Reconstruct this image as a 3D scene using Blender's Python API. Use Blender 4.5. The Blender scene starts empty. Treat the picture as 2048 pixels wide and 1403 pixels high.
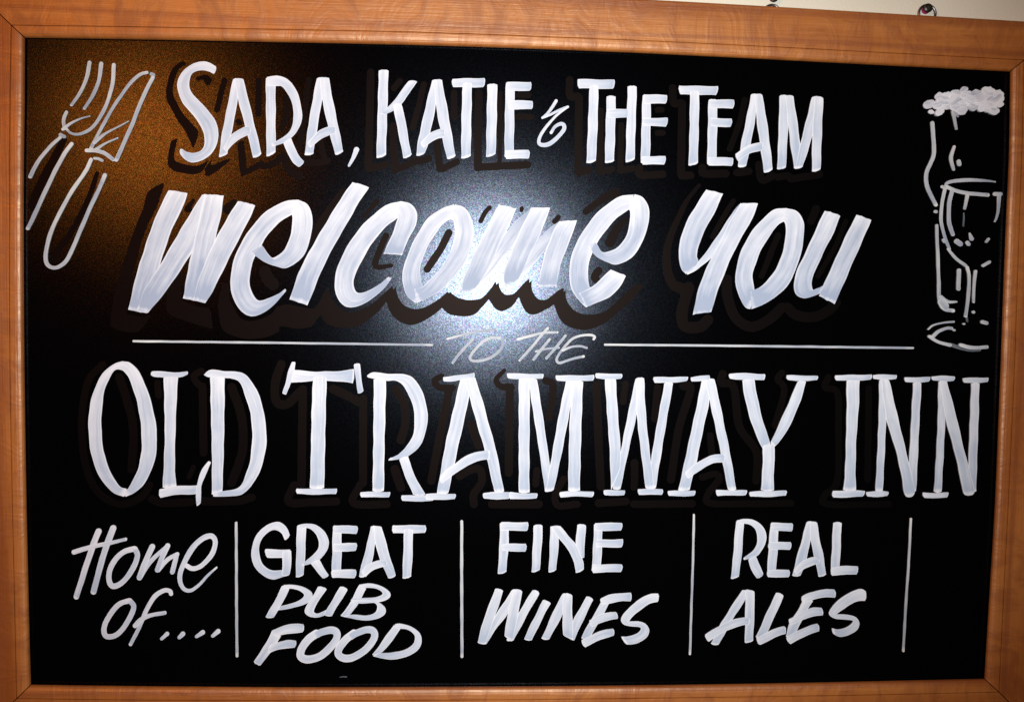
import bpy, math, random
import numpy as np
from mathutils import Matrix, Vector

random.seed(7)
sc = bpy.context.scene
C = sc.collection

# ------------------------------------------------------------------ camera
F = 1991.0                      # focal length in photo pixels (35 mm on a 36 mm wide sensor)
BW, BH = 1.2, 1.2/1.549         # visible blackboard, metres
CORN = [(50, 77), (2020, 143), (1969, 1356), (62, 1368)]
src = [(0, 0), (BW, 0), (BW, BH), (0, BH)]
A = []; b = []
for (x, y), (px, py) in zip(src, CORN):
    u = (px-1024)/F; v = (py-701.5)/F
    A.append([x, y, 1, 0, 0, 0, -u*x, -u*y]); b.append(u)
    A.append([0, 0, 0, x, y, 1, -v*x, -v*y]); b.append(v)
h = np.append(np.linalg.solve(np.array(A, float), np.array(b, float)), 1).reshape(3, 3)
s = (np.linalg.norm(h[:, 0])+np.linalg.norm(h[:, 1]))/2
h /= s
r1 = h[:, 0]/np.linalg.norm(h[:, 0]); r3 = np.cross(r1, h[:, 1]); r3 /= np.linalg.norm(r3); r2 = np.cross(r3, r1)
R = np.stack([r1, r2, r3], 1); t = h[:, 2]
M = np.array([[1, 0, 0], [0, 0, 1], [0, -1, 0]], float)      # board (u, v, n) to world (x, y, z)
Z0 = 1.95                                                    # height of the board's top above the floor
OFF = np.array([-BW/2, 0, Z0])
CAM = M @ (-R.T @ t) + OFF
RW = M @ R.T                                                 # camera (right, down, forward) to world
cam = bpy.data.objects.new('camera', bpy.data.cameras.new('camera'))
C.objects.link(cam)
cam.data.sensor_width = 36; cam.data.lens = 36*F/2048
cam.data.clip_start = 0.01; cam.data.clip_end = 50
mm = Matrix([[RW[i][0], -RW[i][1], -RW[i][2], CAM[i]] for i in range(3)] + [[0, 0, 0, 1]])
cam.matrix_world = mm
sc.camera = cam


def P(px, py, d=0.0):
    """photo pixel to the point in front of it on the plane d metres proud of the blackboard"""
    w = RW @ np.array([(px-1024)/F, (py-701.5)/F, 1.0])
    k = (-d-CAM[1])/w[1]
    return CAM + w*k


# ------------------------------------------------------------------ light
wd = bpy.data.worlds.new('World'); sc.world = wd; wd.use_nodes = True
wd.node_tree.nodes['Background'].inputs['Color'].default_value = (1.0, 0.72, 0.5, 1)
wd.node_tree.nodes['Background'].inputs['Strength'].default_value = 0.012
sc.view_settings.view_transform = 'Standard'; sc.view_settings.look = 'None'
sc.view_settings.exposure = 0; sc.view_settings.gamma = 1
sc.cycles.use_denoising = False
sc.cycles.max_bounces = 4

hot = P(980, 552)
fl = np.array([2*hot[0]-CAM[0], CAM[1], 2*hot[2]-CAM[2]])       # mirror condition: flash beside the lens
ld = bpy.data.lights.new('camera_flash', 'SPOT')
ld.energy = 82; ld.color = (0.90, 0.95, 1.0); ld.shadow_soft_size = 0.02
ld.spot_size = math.radians(84); ld.spot_blend = 1.0
lo = bpy.data.objects.new('camera_flash', ld); C.objects.link(lo)
lo.location = fl
lo.rotation_euler = (Vector(P(985, 640))-Vector(fl)).to_track_quat('-Z', 'Y').to_euler()

wp = P(310, 275)
dr = wp-CAM; dr[1] = -dr[1]                                     # reflected ray
lam = wp+dr*(1.9/abs(dr[1]))
l2 = bpy.data.lights.new('warm_room_lamp', 'POINT')
l2.energy = 34; l2.color = (1.0, 0.25, 0.022); l2.shadow_soft_size = 0.11
o2 = bpy.data.objects.new('warm_room_lamp', l2); C.objects.link(o2); o2.location = lam
print('cam', CAM, 'flash', fl, 'lamp', lam)


# ------------------------------------------------------------------ materials
class N:
    def __init__(s, name):
        s.m = bpy.data.materials.new(name); s.m.use_nodes = True
        s.t = s.m.node_tree; s.b = s.t.nodes['Principled BSDF']

    def n(s, typ, **kw):
        x = s.t.nodes.new(typ)
        for k, v in kw.items():
            if k.startswith('i_'):
                x.inputs[k[2:].replace('_', ' ')].default_value = v
            else:
                setattr(x, k, v)
        return x

    def l(s, a, b_):
        s.t.links.new(a, b_)

    def math(s, op, a, b_=None, clamp=False):
        x = s.t.nodes.new('ShaderNodeMath'); x.operation = op; x.use_clamp = clamp
        for i, q in enumerate((a, b_)):
            if q is None: continue
            if isinstance(q, (int, float)): x.inputs[i].default_value = q
            else: s.l(q, x.inputs[i])
        return x.outputs[0]

    def ramp(s, f, stops):
        x = s.t.nodes.new('ShaderNodeValToRGB'); e = x.color_ramp.elements
        while len(e) < len(stops): e.new(0.5)
        for k, (p, c) in enumerate(stops):
            e[k].position = p; e[k].color = (*c, 1) if len(c) == 3 else c
        s.l(f, x.inputs[0]); return x.outputs[0]

    def noise(s, vec, sc_, det=2, rough=0.5, dist=0):
        x = s.t.nodes.new('ShaderNodeTexNoise'); s.l(vec, x.inputs['Vector'])
        x.inputs['Scale'].default_value = sc_; x.inputs['Detail'].default_value = det
        x.inputs['Roughness'].default_value = rough; x.inputs['Distortion'].default_value = dist
        return x

    def mapping(s, vec, scale, loc=(0, 0, 0)):
        x = s.t.nodes.new('ShaderNodeMapping'); s.l(vec, x.inputs[0])
        x.inputs['Scale'].default_value = scale; x.inputs['Location'].default_value = loc
        return x.outputs[0]

    def mix(s, f, a, b_, mode='MIX'):
        x = s.t.nodes.new('ShaderNodeMix'); x.data_type = 'RGBA'; x.blend_type = mode
        for q, i in ((f, 0), (a, 6), (b_, 7)):
            if isinstance(q, (int, float)): x.inputs[i].default_value = q
            elif isinstance(q, tuple): x.inputs[i].default_value = (*q, 1)
            else: s.l(q, x.inputs[i])
        return x.outputs[2]


def mat_board():
    m = N('black satin board'); g = m.n('ShaderNodeNewGeometry').outputs['Position']
    # fine flake texture: every flake has its own tint and brightness
    v = m.n('ShaderNodeTexVoronoi'); m.l(g, v.inputs['Vector']); v.inputs['Scale'].default_value = 980
    v2 = m.n('ShaderNodeTexVoronoi'); m.l(g, v2.inputs['Vector']); v2.inputs['Scale'].default_value = 1200
    pale = m.mix(0.66, v.outputs['Color'], (0.48, 0.58, 0.80))
    sep = m.n('ShaderNodeSeparateColor'); m.l(v2.outputs['Color'], sep.inputs[0])
    gain = m.math('MULTIPLY', m.math('ADD', m.math('MULTIPLY', m.math('POWER', sep.outputs[0], 1.8), 1.25), 0.55), 0.029)
    vm = m.n('ShaderNodeVectorMath', operation='SCALE'); m.l(pale, vm.inputs[0]); m.l(gain, vm.inputs['Scale'])
    gl = m.n('ShaderNodeBsdfAnisotropic', distribution='BECKMANN'); m.l(vm.outputs[0], gl.inputs['Color'])
    big = m.noise(g, 6, 3)
    r = m.n('ShaderNodeMapRange', i_To_Min=0.233, i_To_Max=0.25); m.l(big.outputs[0], r.inputs[0])
    m.l(r.outputs[0], gl.inputs['Roughness'])
    gw = m.n('ShaderNodeBsdfAnisotropic', distribution='BECKMANN'); gw.inputs['Roughness'].default_value = 0.34
    vm2 = m.n('ShaderNodeVectorMath', operation='SCALE'); m.l(pale, vm2.inputs[0]); m.l(m.math('MULTIPLY', gain, 0.11), vm2.inputs['Scale'])
    m.l(vm2.outputs[0], gw.inputs['Color'])
    bp = m.n('ShaderNodeBump', i_Strength=0.05, i_Distance=0.0004)
    m.l(v2.outputs['Distance'], bp.inputs['Height']); m.l(bp.outputs[0], gl.inputs['Normal'])
    df = m.n('ShaderNodeBsdfDiffuse'); df.inputs['Color'].default_value = (0.0008, 0.0008, 0.001, 1)
    a1 = m.n('ShaderNodeAddShader'); m.l(gl.outputs[0], a1.inputs[0]); m.l(gw.outputs[0], a1.inputs[1])
    a2 = m.n('ShaderNodeAddShader'); m.l(a1.outputs[0], a2.inputs[0]); m.l(df.outputs[0], a2.inputs[1])
    m.l(a2.outputs[0], m.t.nodes['Material Output'].inputs['Surface']); m.t.nodes.remove(m.b)
    return m.m


def mat_paint(name, white, thin, lo, hi, endk=0.5, sc_=1.0, rimk=0.75, slope=0.3):
    """brushed white paint: streaks along the stroke, thin towards its end, pooled at the rim"""
    m = N(name)
    uv = m.n('ShaderNodeUVMap', uv_map='stroke').outputs[0]
    tv = m.n('ShaderNodeUVMap', uv_map='span').outputs[0]
    s1 = m.n('ShaderNodeSeparateXYZ'); m.l(uv, s1.inputs[0])
    s2 = m.n('ShaderNodeSeparateXYZ'); m.l(tv, s2.inputs[0])
    st = m.noise(m.mapping(uv, (0.7, 4.2*sc_, 1)), 1.0, 4, 0.6, 0.2)
    bl = m.noise(m.mapping(uv, (1.6, 0.9, 1)), 1.0, 3, 0.5)
    sm = m.noise(m.n('ShaderNodeNewGeometry').outputs['Position'], 55, 3, 0.6)
    fine = m.noise(m.mapping(uv, (1.2, 16*sc_, 1)), 1.0, 2, 0.6)
    a = m.math('ADD', m.math('MULTIPLY', st.outputs[0], 0.5), m.math('MULTIPLY', bl.outputs[0], 0.28))
    a = m.math('ADD', a, m.math('MULTIPLY', sm.outputs[0], 0.10))
    a = m.math('ADD', a, m.math('MULTIPLY', fine.outputs[0], 0.15))
    f = m.n('ShaderNodeMapRange', i_From_Min=lo, i_From_Max=hi); m.l(a, f.inputs[0]); f = f.outputs[0]
    # thin end of the stroke, then the bead of paint where the brush lifts
    t_ = s2.outputs[0]
    f = m.math('SUBTRACT', f, m.math('MULTIPLY', m.math('POWER', t_, 9.0), endk))
    f = m.math('SUBTRACT', f, m.math('MULTIPLY', t_, slope))
    f = m.math('ADD', f, m.math('MULTIPLY', m.math('POWER', m.math('SUBTRACT', 1.0, t_), 8.0), 0.3))
    rim = m.math('ABSOLUTE', m.math('SUBTRACT', s2.outputs[1], 0.5))
    rm = m.n('ShaderNodeMapRange', i_From_Min=0.40, i_From_Max=0.49, i_To_Max=rimk); m.l(rim, rm.inputs[0])
    f = m.math('ADD', f, rm.outputs[0])
    bead = m.n('ShaderNodeMapRange', i_From_Min=0.955, i_From_Max=0.985, i_To_Max=0.9); m.l(t_, bead.inputs[0])
    f = m.math('ADD', f, bead.outputs[0], True)
    m.l(m.mix(f, thin, white), m.b.inputs['Base Color'])
    m.b.inputs['Roughness'].default_value = 0.55
    m.b.inputs['Specular IOR Level'].default_value = 0.06
    bp = m.n('ShaderNodeBump', i_Strength=0.25, i_Distance=0.0004)
    m.l(f, bp.inputs['Height']); m.l(bp.outputs[0], m.b.inputs['Normal'])
    return m.m


def mat_shade():
    m = N('matt brown black paint'); g = m.n('ShaderNodeNewGeometry').outputs['Position']
    n = m.noise(g, 260, 3)
    m.l(m.mix(n.outputs[0], (0.0018, 0.0015, 0.0015), (0.0031, 0.0025, 0.0025)), m.b.inputs['Base Color'])
    m.b.inputs['Roughness'].default_value = 0.42; m.b.inputs['Specular IOR Level'].default_value = 0.05; m.b.inputs['Specular Tint'].default_value = (1, 0.68, 0.55, 1)
    return m.m


def mat_wood(name, vert, tone):
    m = N(name); g = m.n('ShaderNodeNewGeometry').outputs['Position']
    k = (9, 9, 0.9) if vert else (0.9, 9, 9)
    off = (3.1, 0, 1.7) if vert else (0, 0, 0)
    mp = m.mapping(g, k, off)
    warp = m.noise(m.mapping(g, (4, 4, 4), off), 1.0, 2)
    big = m.noise(mp, 1.5, 4, 0.55, 1.6)
    ring = m.n('ShaderNodeTexWave', wave_type='BANDS', bands_direction='X' if vert else 'Z')
    m.l(m.mapping(g, (2.6, 1, 0.12) if vert else (0.12, 1, 2.6), off), ring.inputs[0])
    ring.inputs['Scale'].default_value = 3.0; ring.inputs['Distortion'].default_value = 7.0
    ring.inputs['Detail'].default_value = 3; ring.inputs['Detail Scale'].default_value = 1.6
    flame = m.noise(m.mapping(g, (7, 9, 14) if vert else (14, 9, 7), off), 1.8, 3, 0.6, 1.6)
    fib = m.noise(m.mapping(g, (420, 420, 12) if vert else (12, 420, 420), off), 1.0, 3, 0.7)
    fleck = m.noise(m.mapping(g, (260, 260, 40) if vert else (40, 260, 260), off), 1.0, 2, 0.5)
    base = m.ramp(big.outputs[0], [(0.28, (0.28*tone, 0.083*tone, 0.014*tone)), (0.5, (0.40*tone, 0.138*tone, 0.027*tone)), (0.72, (0.49*tone, 0.19*tone, 0.044*tone))])
    c = m.mix(m.math('MULTIPLY', m.ramp(flame.outputs[0], [(0.46, (0, 0, 0)), (0.64, (1, 1, 1))]), 0.62), base, (0.24*tone, 0.064*tone, 0.011*tone))
    c = m.mix(m.math('MULTIPLY', m.ramp(ring.outputs[0], [(0.0, (1, 1, 1)), (0.20, (0, 0, 0))]), 0.5), c, (0.20*tone, 0.05*tone, 0.016*tone))
    c = m.mix(m.math('MULTIPLY', fib.outputs[0], 0.30), c, (0.19*tone, 0.048*tone, 0.011*tone))
    c = m.mix(m.math('MULTIPLY', m.ramp(fleck.outputs[0], [(0.64, (0, 0, 0)), (0.72, (1, 1, 1))]), 0.35), c, (0.16*tone, 0.045*tone, 0.015*tone))
    m.l(c, m.b.inputs['Base Color'])
    rr = m.n('ShaderNodeMapRange', i_To_Min=0.36, i_To_Max=0.56); m.l(big.outputs[0], rr.inputs[0])
    rr2 = m.math('ADD', rr.outputs[0], m.math('MULTIPLY', m.math('SUBTRACT', flame.outputs[0], 0.5), 0.5))
    m.l(rr2, m.b.inputs['Roughness'])
    m.b.inputs['Specular IOR Level'].default_value = 1.0; m.b.inputs['Specular Tint'].default_value = (1, 0.80, 0.56, 1)
    m.b.inputs['Coat Weight'].default_value = 0.45; m.b.inputs['Coat Roughness'].default_value = 0.46; m.b.inputs['Coat Tint'].default_value = (1, 0.86, 0.68, 1)
    hsum = m.math('ADD', m.math('MULTIPLY', flame.outputs[0], 1.0), m.math('MULTIPLY', fib.outputs[0], 0.35))
    bp = m.n('ShaderNodeBump', i_Strength=0.6, i_Distance=0.002)
    m.l(hsum, bp.inputs['Height']); m.l(bp.outputs[0], m.b.inputs['Normal'])
    m.l(bp.outputs[0], m.b.inputs['Coat Normal'])
    return m.m


def mat_simple(name, col, rough, metal=0.0, spec=0.5):
    m = N(name); g = m.n('ShaderNodeNewGeometry').outputs['Position']
    n = m.noise(g, 180, 3)
    m.l(m.mix(n.outputs[0], tuple(c*0.8 for c in col), tuple(min(1, c*1.15) for c in col)), m.b.inputs['Base Color'])
    m.b.inputs['Roughness'].default_value = rough; m.b.inputs['Metallic'].default_value = metal
    m.b.inputs['Specular IOR Level'].default_value = spec
    return m.m


def mat_wall():
    m = N('cream wall paint'); g = m.n('ShaderNodeNewGeometry').outputs['Position']
    n = m.noise(g, 14, 4); n2 = m.noise(g, 320, 3)
    m.l(m.mix(n.outputs[0], (0.80, 0.75, 0.56), (0.88, 0.84, 0.66)), m.b.inputs['Base Color'])
    m.b.inputs['Roughness'].default_value = 0.7
    bp = m.n('ShaderNodeBump', i_Strength=0.3, i_Distance=0.001); m.l(n2.outputs[0], bp.inputs['Height'])
    m.l(bp.outputs[0], m.b.inputs['Normal'])
    return m.m


WHITE = (0.84, 0.85, 0.86); THIN = (0.46, 0.53, 0.62)
MB = mat_board()
MP = mat_paint('white sign paint', WHITE, THIN, 0.34, 0.68, 0.45)
MPB = mat_paint('white sign paint in broad strokes', WHITE, (0.37, 0.43, 0.53), 0.30, 0.68, 0.75, 1.0, 0.45, 0.42)
ML = mat_paint('thin white marker paint', (0.74, 0.75, 0.70), (0.34, 0.38, 0.44), 0.40, 0.66, 0.35, 0.5)
MF = mat_paint('dabbed white paint', (0.86, 0.87, 0.88), (0.20, 0.24, 0.34), 0.31, 0.54, 0.0, 0.8, 0.12, 0.0)
MG = mat_paint('thin grey wash of paint', (0.20, 0.23, 0.24), (0.06, 0.07, 0.09), 0.42, 0.70, 0.3)
MS = mat_shade()
WH = mat_wood('cherry wood along the rail', False, 1.22)
WV = mat_wood('cherry wood up the stile', True, 1.2)
MW = mat_wall()


# ------------------------------------------------------------------ mesh helpers
def tag(o, label=None, cat=None, group=None, kind=None):
    if label: o['label'] = label
    if cat: o['category'] = cat
    if group: o['group'] = group
    if kind: o['kind'] = kind
    return o


def mesh_obj(name, verts, faces, mat, parent=None, uvs=None, smooth=False):
    me = bpy.data.meshes.new(name); me.from_pydata([tuple(map(float, v)) for v in verts], [], faces)
    if uvs:
        for nm, dat in uvs.items():
            lay = me.uv_layers.new(name=nm)
            for lp in me.loops: lay.data[lp.index].uv = dat[lp.vertex_index]
    if smooth:
        for p in me.polygons: p.use_smooth = True
    me.materials.append(mat); me.validate(); me.update()
    o = bpy.data.objects.new(name, me); C.objects.link(o)
    if parent: o.parent = parent
    return o


def catmull(pts, sub):
    pts = [np.array(p, float) for p in pts]
    if len(pts) == 2:
        n = max(2, sub*2)
        return [pts[0]+(pts[1]-pts[0])*i/n for i in range(n+1)]
    out = []
    for i in range(len(pts)-1):
        p1, p2 = pts[i], pts[i+1]
        p0 = pts[i-1] if i else 2*p1-p2
        p3 = pts[i+2] if i+2 < len(pts) else 2*p2-p1
        for k in range(sub):
            t_ = k/sub
            out.append(0.5*((2*p1)+(-p0+p2)*t_+(2*p0-5*p1+4*p2-p3)*t_*t_+(-p0+3*p1-3*p2+p3)*t_**3))
    out.append(pts[-1]); return out


COL = 6


class Acc:
    """strokes of one letter, joined in one mesh"""
    def __init__(s, depth):
        s.v = []; s.f = []; s.u1 = []; s.u2 = []; s.d = depth

    def rows(s, L, Rr, rag=0.0, square=True):
        n = len(L); base = len(s.v); dd = s.d; s.d += 0.00009
        off = random.uniform(0, 50); al = 0; prev = None
        tot = sum(np.linalg.norm((L[i]+Rr[i])/2-(L[i-1]+Rr[i-1])/2) for i in range(1, n)) or 1
        phL, phR = random.uniform(0, 9), random.uniform(0, 9)
        for i in range(n):
            c = (L[i]+Rr[i])/2
            if prev is not None: al += np.linalg.norm(c-prev)
            prev = c
            wob = 0.45 if square else 0.2
            w = Rr[i]-L[i]; wl = np.linalg.norm(w)+1e-6; wn = w/wl
            li = L[i]+wn*wob*math.sin(al*0.13+phL)+wn*random.uniform(-.15, .15)
            ri = Rr[i]+wn*wob*math.sin(al*0.11+phR)+wn*random.uniform(-.15, .15)
            for k in range(COL+1):
                q = k/COL; p = li+(ri-li)*q
                if square and i in (0, n-1):
                    j = 1 if i == 0 else n-2
                    dirn = (L[j]+Rr[j])/2-c; dirn = dirn/(np.linalg.norm(dirn)+1e-6)
                    cr_ = 0.15 if not rag else (0.06 if i == 0 else 0.0)
                    if k in (0, COL): p = p+dirn*min(wl, 14)*cr_
                    if k in (1, COL-1): p = p+dirn*min(wl, 14)*cr_*0.3
                    if rag: p = p+dirn*random.uniform(-rag, rag)
                    else: p = p+dirn*random.uniform(-.3, .5)
                s.v.append(P(p[0], p[1], dd+i*1.2e-6)); s.u1.append((al/100+off, q*wl/40+off*3)); s.u2.append((min(1, al/tot), q))
        W = COL+1
        for i in range(n-1):
            for k in range(COL):
                a = base+i*W+k
                s.f.append((a, a+1, a+W+1, a+W))
        # skirt down to the board
        ring = [base+k for k in range(W)]+[base+i*W+COL for i in range(1, n)]+[base+(n-1)*W+k for k in range(COL-1, -1, -1)]+[base+i*W for i in range(n-2, 0, -1)]
        b2 = len(s.v)
        for r in ring:
            p = s.v[r]; s.v.append(np.array([p[0], -0.00005, p[2]])); s.u1.append(s.u1[r]); s.u2.append(s.u2[r])
        for i in range(len(ring)):
            j = (i+1) % len(ring); s.f.append((ring[i], b2+i, b2+j, ring[j]))

    def band(s, quads, T, rag=0.0):
        ox, oy, k = T
        L = catmull([(ox+q[0]/k, oy+q[1]/k) for q in quads], 7 if len(quads) > 2 else 5)
        Rr = catmull([(ox+q[2]/k, oy+q[3]/k) for q in quads], 7 if len(quads) > 2 else 5)
        s.rows(L, Rr, rag)

    def line(s, pts, T, w0, w1=None, wm=None):
        ox, oy, k = T
        c = catmull([(ox+p[0]/k, oy+p[1]/k) for p in pts], 7)
        n = len(c); w1 = w0 if w1 is None else w1
        ws = []
        for i in range(n):
            t_ = i/(n-1)
            w = w0+(w1-w0)*t_
            if wm: w = (w0+(wm-w0)*t_*2) if t_ < .5 else (wm+(w1-wm)*(t_*2-1))
            ws.append(w/k/2)
        tg = []
        for i in range(n):
            d = c[min(n-1, i+1)]-c[max(0, i-1)]; tg.append(d/(np.linalg.norm(d)+1e-9))
        L = []; Rr = []

        def put(p, tn, r):
            nr = np.array([-tn[1], tn[0]]); L.append(p+nr*r); Rr.append(p-nr*r)
        for a in (80, 60, 38, 18):
            put(c[0]-tg[0]*ws[0]*math.sin(math.radians(a)), tg[0], ws[0]*math.cos(math.radians(a)))
        for i in range(n): put(c[i], tg[i], ws[i])
        for a in (18, 38, 60, 80):
            put(c[-1]+tg[-1]*ws[-1]*math.sin(math.radians(a)), tg[-1], ws[-1]*math.cos(math.radians(a)))
        s.rows(L, Rr, 0, False)

    def obj(s, name, mat, parent, label=None):
        o = mesh_obj(name, s.v, s.f, mat, parent, {'stroke': s.u1, 'span': s.u2})
        if label: o['label'] = label
        return o


# ------------------------------------------------------------------ wall
wz = 0.009


def box(x0, x1, y0, y1, z0, z1):
    v = [(x, y, z) for x in (x0, x1) for y in (y0, y1) for z in (z0, z1)]
    f = [(0, 1, 3, 2), (4, 6, 7, 5), (0, 4, 5, 1), (2, 3, 7, 6), (0, 2, 6, 4), (1, 5, 7, 3)]
    return v, f


v, f = box(-2.6, 2.6, wz, wz+0.12, 0.0, 2.7)
wall = mesh_obj('wall', v, f, MW); tag(wall, kind='structure', label='cream painted wall behind the framed blackboard')

# ------------------------------------------------------------------ the framed blackboard
SIGN = bpy.data.objects.new('pub_blackboard', None); C.objects.link(SIGN)
SIGN.location = (0, 0, Z0-BH/2)
tag(SIGN, 'black pub welcome board with white hand-painted lettering in a cherry wood frame', 'sign')
ML_INV = Matrix.Translation((0, 0, -(Z0-BH/2)))
pp = [P(-20, 10), P(2080, 60), P(2040, 1420), P(0, 1440)]
v = [(p[0], 0.0, p[2]) for p in pp]+[(p[0], 0.006, p[2]) for p in pp]
f = [(0, 1, 2, 3), (7, 6, 5, 4), (0, 4, 5, 1), (1, 5, 6, 2), (2, 6, 7, 3), (3, 7, 4, 0)]
panel = mesh_obj('board_panel', v, f, MB, SIGN)

# frame: inner edge, groove and outer edge of each side as seen on the photograph
TOP = dict(I=[(50, 76), (250, 79), (500, 83.6), (850, 91), (1200, 103), (1480, 116), (1750, 130), (2020, 143.5)],
           G=[(22.5, 50.5), (250, 53.5), (500, 58), (850, 65), (1200, 78), (1480, 90.5), (1750, 104.5), (2048, 120.3)],
           O=[(-78, -46), (200, -40), (500, -31), (850, -19), (1200, -5), (1480, 9.7), (1750, 25.5), (2128, 48)])
RIGHT = dict(I=[(2020, 143.5), (2018, 300), (2012, 440), (2005, 620), (2000, 760), (1990, 1000), (1978, 1200), (1968.5, 1356)],
             G=[(2048, 120.3), (2044, 300), (2039, 440), (2033, 620), (2028, 760), (2017, 1000), (2007, 1200), (1998, 1383)],
             O=[(2128, 48), (2127, 300), (2122, 440), (2116, 620), (2110, 760), (2098, 1000), (2088, 1200), (2078, 1463)])
BOTTOM = dict(I=[(1968.5, 1356), (1750, 1361), (1500, 1366), (1200, 1370), (900, 1372), (600, 1373), (300, 1371), (62, 1368)],
              G=[(1998, 1383), (1750, 1388.5), (1500, 1392.5), (1200, 1396.5), (900, 1399), (600, 1400), (300, 1399), (33, 1396)],
              O=[(2078, 1463), (1750, 1468), (1500, 1472), (1200, 1476), (900, 1479), (600, 1480), (300, 1479), (-48, 1474)])
LEFT = dict(I=[(62, 1368), (58.5, 1250), (53, 1000), (49, 750), (47.5, 550), (47.5, 350), (49.5, 205), (50, 76)],
            G=[(33, 1396), (30, 1250), (24.5, 1000), (20, 750), (19, 550), (19, 350), (20, 205), (22.5, 50.5)],
            O=[(-48, 1474), (-54, 1250), (-60, 1000), (-65, 750), (-67, 550), (-68, 350), (-72, 205), (-78, -46)])


def rail(name, D, mat, lab, lab2):
    gap = 0.0007

    def strip(prof, nm, par, lb):
        """prof: list of (curve a, curve b, mix, depth)"""
        rows = []
        for a, b_, q, d in prof:
            ca = catmull(D[a], 8); cb = catmull(D[b_], 8)
            row = [P(*(ca[i]+(cb[i]-ca[i])*q), d*0.62 if d > 0 else d) for i in range(len(ca))]
            # tiny open mitre at each end
            for e, j in ((0, 1), (-1, -2)):
                dv = row[j]-row[e]; row[e] = row[e]+dv/np.linalg.norm(dv)*gap
            rows.append(row)
        n = len(rows[0]); vs = [p for r in rows for p in r]; fs = []
        m_ = len(rows)
        for i in range(m_):
            for k in range(n-1):
                a = i*n+k; b2 = ((i+1) % m_)*n+k
                fs.append((a, a+1, b2+1, b2))
        fs.append(tuple(i*n for i in range(m_))); fs.append(tuple(i*n+n-1 for i in reversed(range(m_))))
        o = mesh_obj(nm, vs, fs, mat, par); o['label'] = lb
        import bmesh
        bm = bmesh.new(); bm.from_mesh(o.data); bmesh.ops.recalc_face_normals(bm, faces=bm.faces); bm.to_mesh(o.data); bm.free()
        return o
    outer = strip([('G', 'O', 0.003, 0.001), ('G', 'O', 0.003, 0.0168), ('G', 'O', 0.012, 0.0176), ('G', 'O', 0.30, 0.0178), ('G', 'O', 0.70, 0.0178),
                   ('G', 'O', 0.965, 0.0175), ('G', 'O', 0.99, 0.0165), ('G', 'O', 1.0, 0.014), ('G', 'O', 1.0, -0.0085), ('G', 'O', 0.05, -0.0085), ('G', 'O', 0.05, 0.001)],
                  'frame_rail', SIGN, lab)
    strip([('I', 'G', 0.0, 0.0005), ('I', 'G', 0.0, 0.0062), ('I', 'G', 0.05, 0.0092), ('I', 'G', 0.13, 0.0122), ('I', 'G', 0.25, 0.0146), ('I', 'G', 0.42, 0.0163),
           ('I', 'G', 0.62, 0.0172), ('I', 'G', 0.90, 0.0175), ('I', 'G', 0.975, 0.0173), ('I', 'G', 0.99, 0.0166), ('I', 'G', 0.99, 0.0005)],
          'inner_moulding', outer, lab2)


rail('frame_rail', TOP, WH, 'top rail of the wooden frame', 'rounded inner strip of the top rail')
rail('frame_rail', RIGHT, WV, 'right-hand side of the wooden frame', 'rounded inner strip of the right-hand side')
rail('frame_rail', BOTTOM, WH, 'bottom rail of the wooden frame', 'rounded inner strip of the bottom rail')
rail('frame_rail', LEFT, WV, 'left-hand side of the wooden frame', 'rounded inner strip of the left-hand side')

# ------------------------------------------------------------------ lettering, traced stroke by stroke
T1 = (300, 100, 5.01); T3 = (700, 100, 5.01); T4 = (1060, 120, 5.01); T5 = (1360, 120, 5.01)
k45 = 2004/450
T6 = (200, 350, k45); T7 = (550, 350, k45); T8 = (900, 350, k45); T9 = (1310, 350, k45)
T10 = (850, 640, 5.12)
T11 = (160, 700, k45); T12 = (540, 700, k45); T13 = (840, 700, k45); T14 = (1160, 700, k45); T15 = (1540, 700, k45)
T16 = (120, 1030, 5.01); T17 = (480, 1030, 4.525); T18 = (930, 1030, 5.01); T19 = (1390, 1030, 5.01)
T20 = (30, 100, 6.68); T21 = (30, 300, 5.397); T22 = (1830, 160, 5.01); T23 = (1830, 420, 4.838); PX = (0, 0, 1.0)
cnt = [0]


def Z(a, b_):
    """zip two edge polylines into bands"""
    assert len(a) == len(b_), (len(a), len(b_), a[0])
    return [(*p, *q) for p, q in zip(a, b_)]


def letter(ch, word, T, *strokes, mat=None, rag=0.0, name='letter', label=None):
    cnt[0] += 1
    ac = Acc(0.0007+(cnt[0] % 24)*0.00004)
    for st in strokes:
        if st[0] == 'l': ac.line(st[2], T if len(st) < 4 or st[3] is None else st[3], *(st[1] if isinstance(st[1], tuple) else (st[1],)))
        elif st[0] == 'T': ac.band(st[2], st[1], rag)
        else: ac.band(list(st), T, rag)
    return ac.obj(name, mat or MP, SIGN, label or 'white painted letter %s in %s' % (ch, word))


w = 'SARA'
letter('S', 'SARA', T1, Z([(670, 170), (610, 135), (540, 118), (450, 130), (370, 175), (310, 245), (272, 340), (285, 430), (330, 530), (400, 620), (470, 700), (520, 790), (545, 880), (545, 955), (515, 1003), (470, 1025), (420, 1033), (365, 1020), (320, 990), (297, 995)],
                          [(645, 245), (590, 215), (530, 203), (470, 213), (420, 240), (397, 290), (392, 350), (415, 420), (470, 490), (550, 570), (610, 640), (655, 715), (683, 810), (683, 890), (655, 975), (600, 1050), (510, 1110), (420, 1128), (350, 1095), (297, 1035)]))
letter('A', 'SARA', T1, [(832, 285, 905, 285), (760, 640, 855, 640), (715, 880, 805, 880), (690, 1082, 772, 1048)], [(850, 287, 930, 283), (878, 475, 978, 460), (955, 770, 1052, 770), (1038, 1088, 1120, 1050)],
       Z([(730, 985), (812, 855), (880, 803), (960, 768), (1010, 778)], [(760, 1025), (835, 945), (900, 890), (970, 855), (1010, 835)]))
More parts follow.
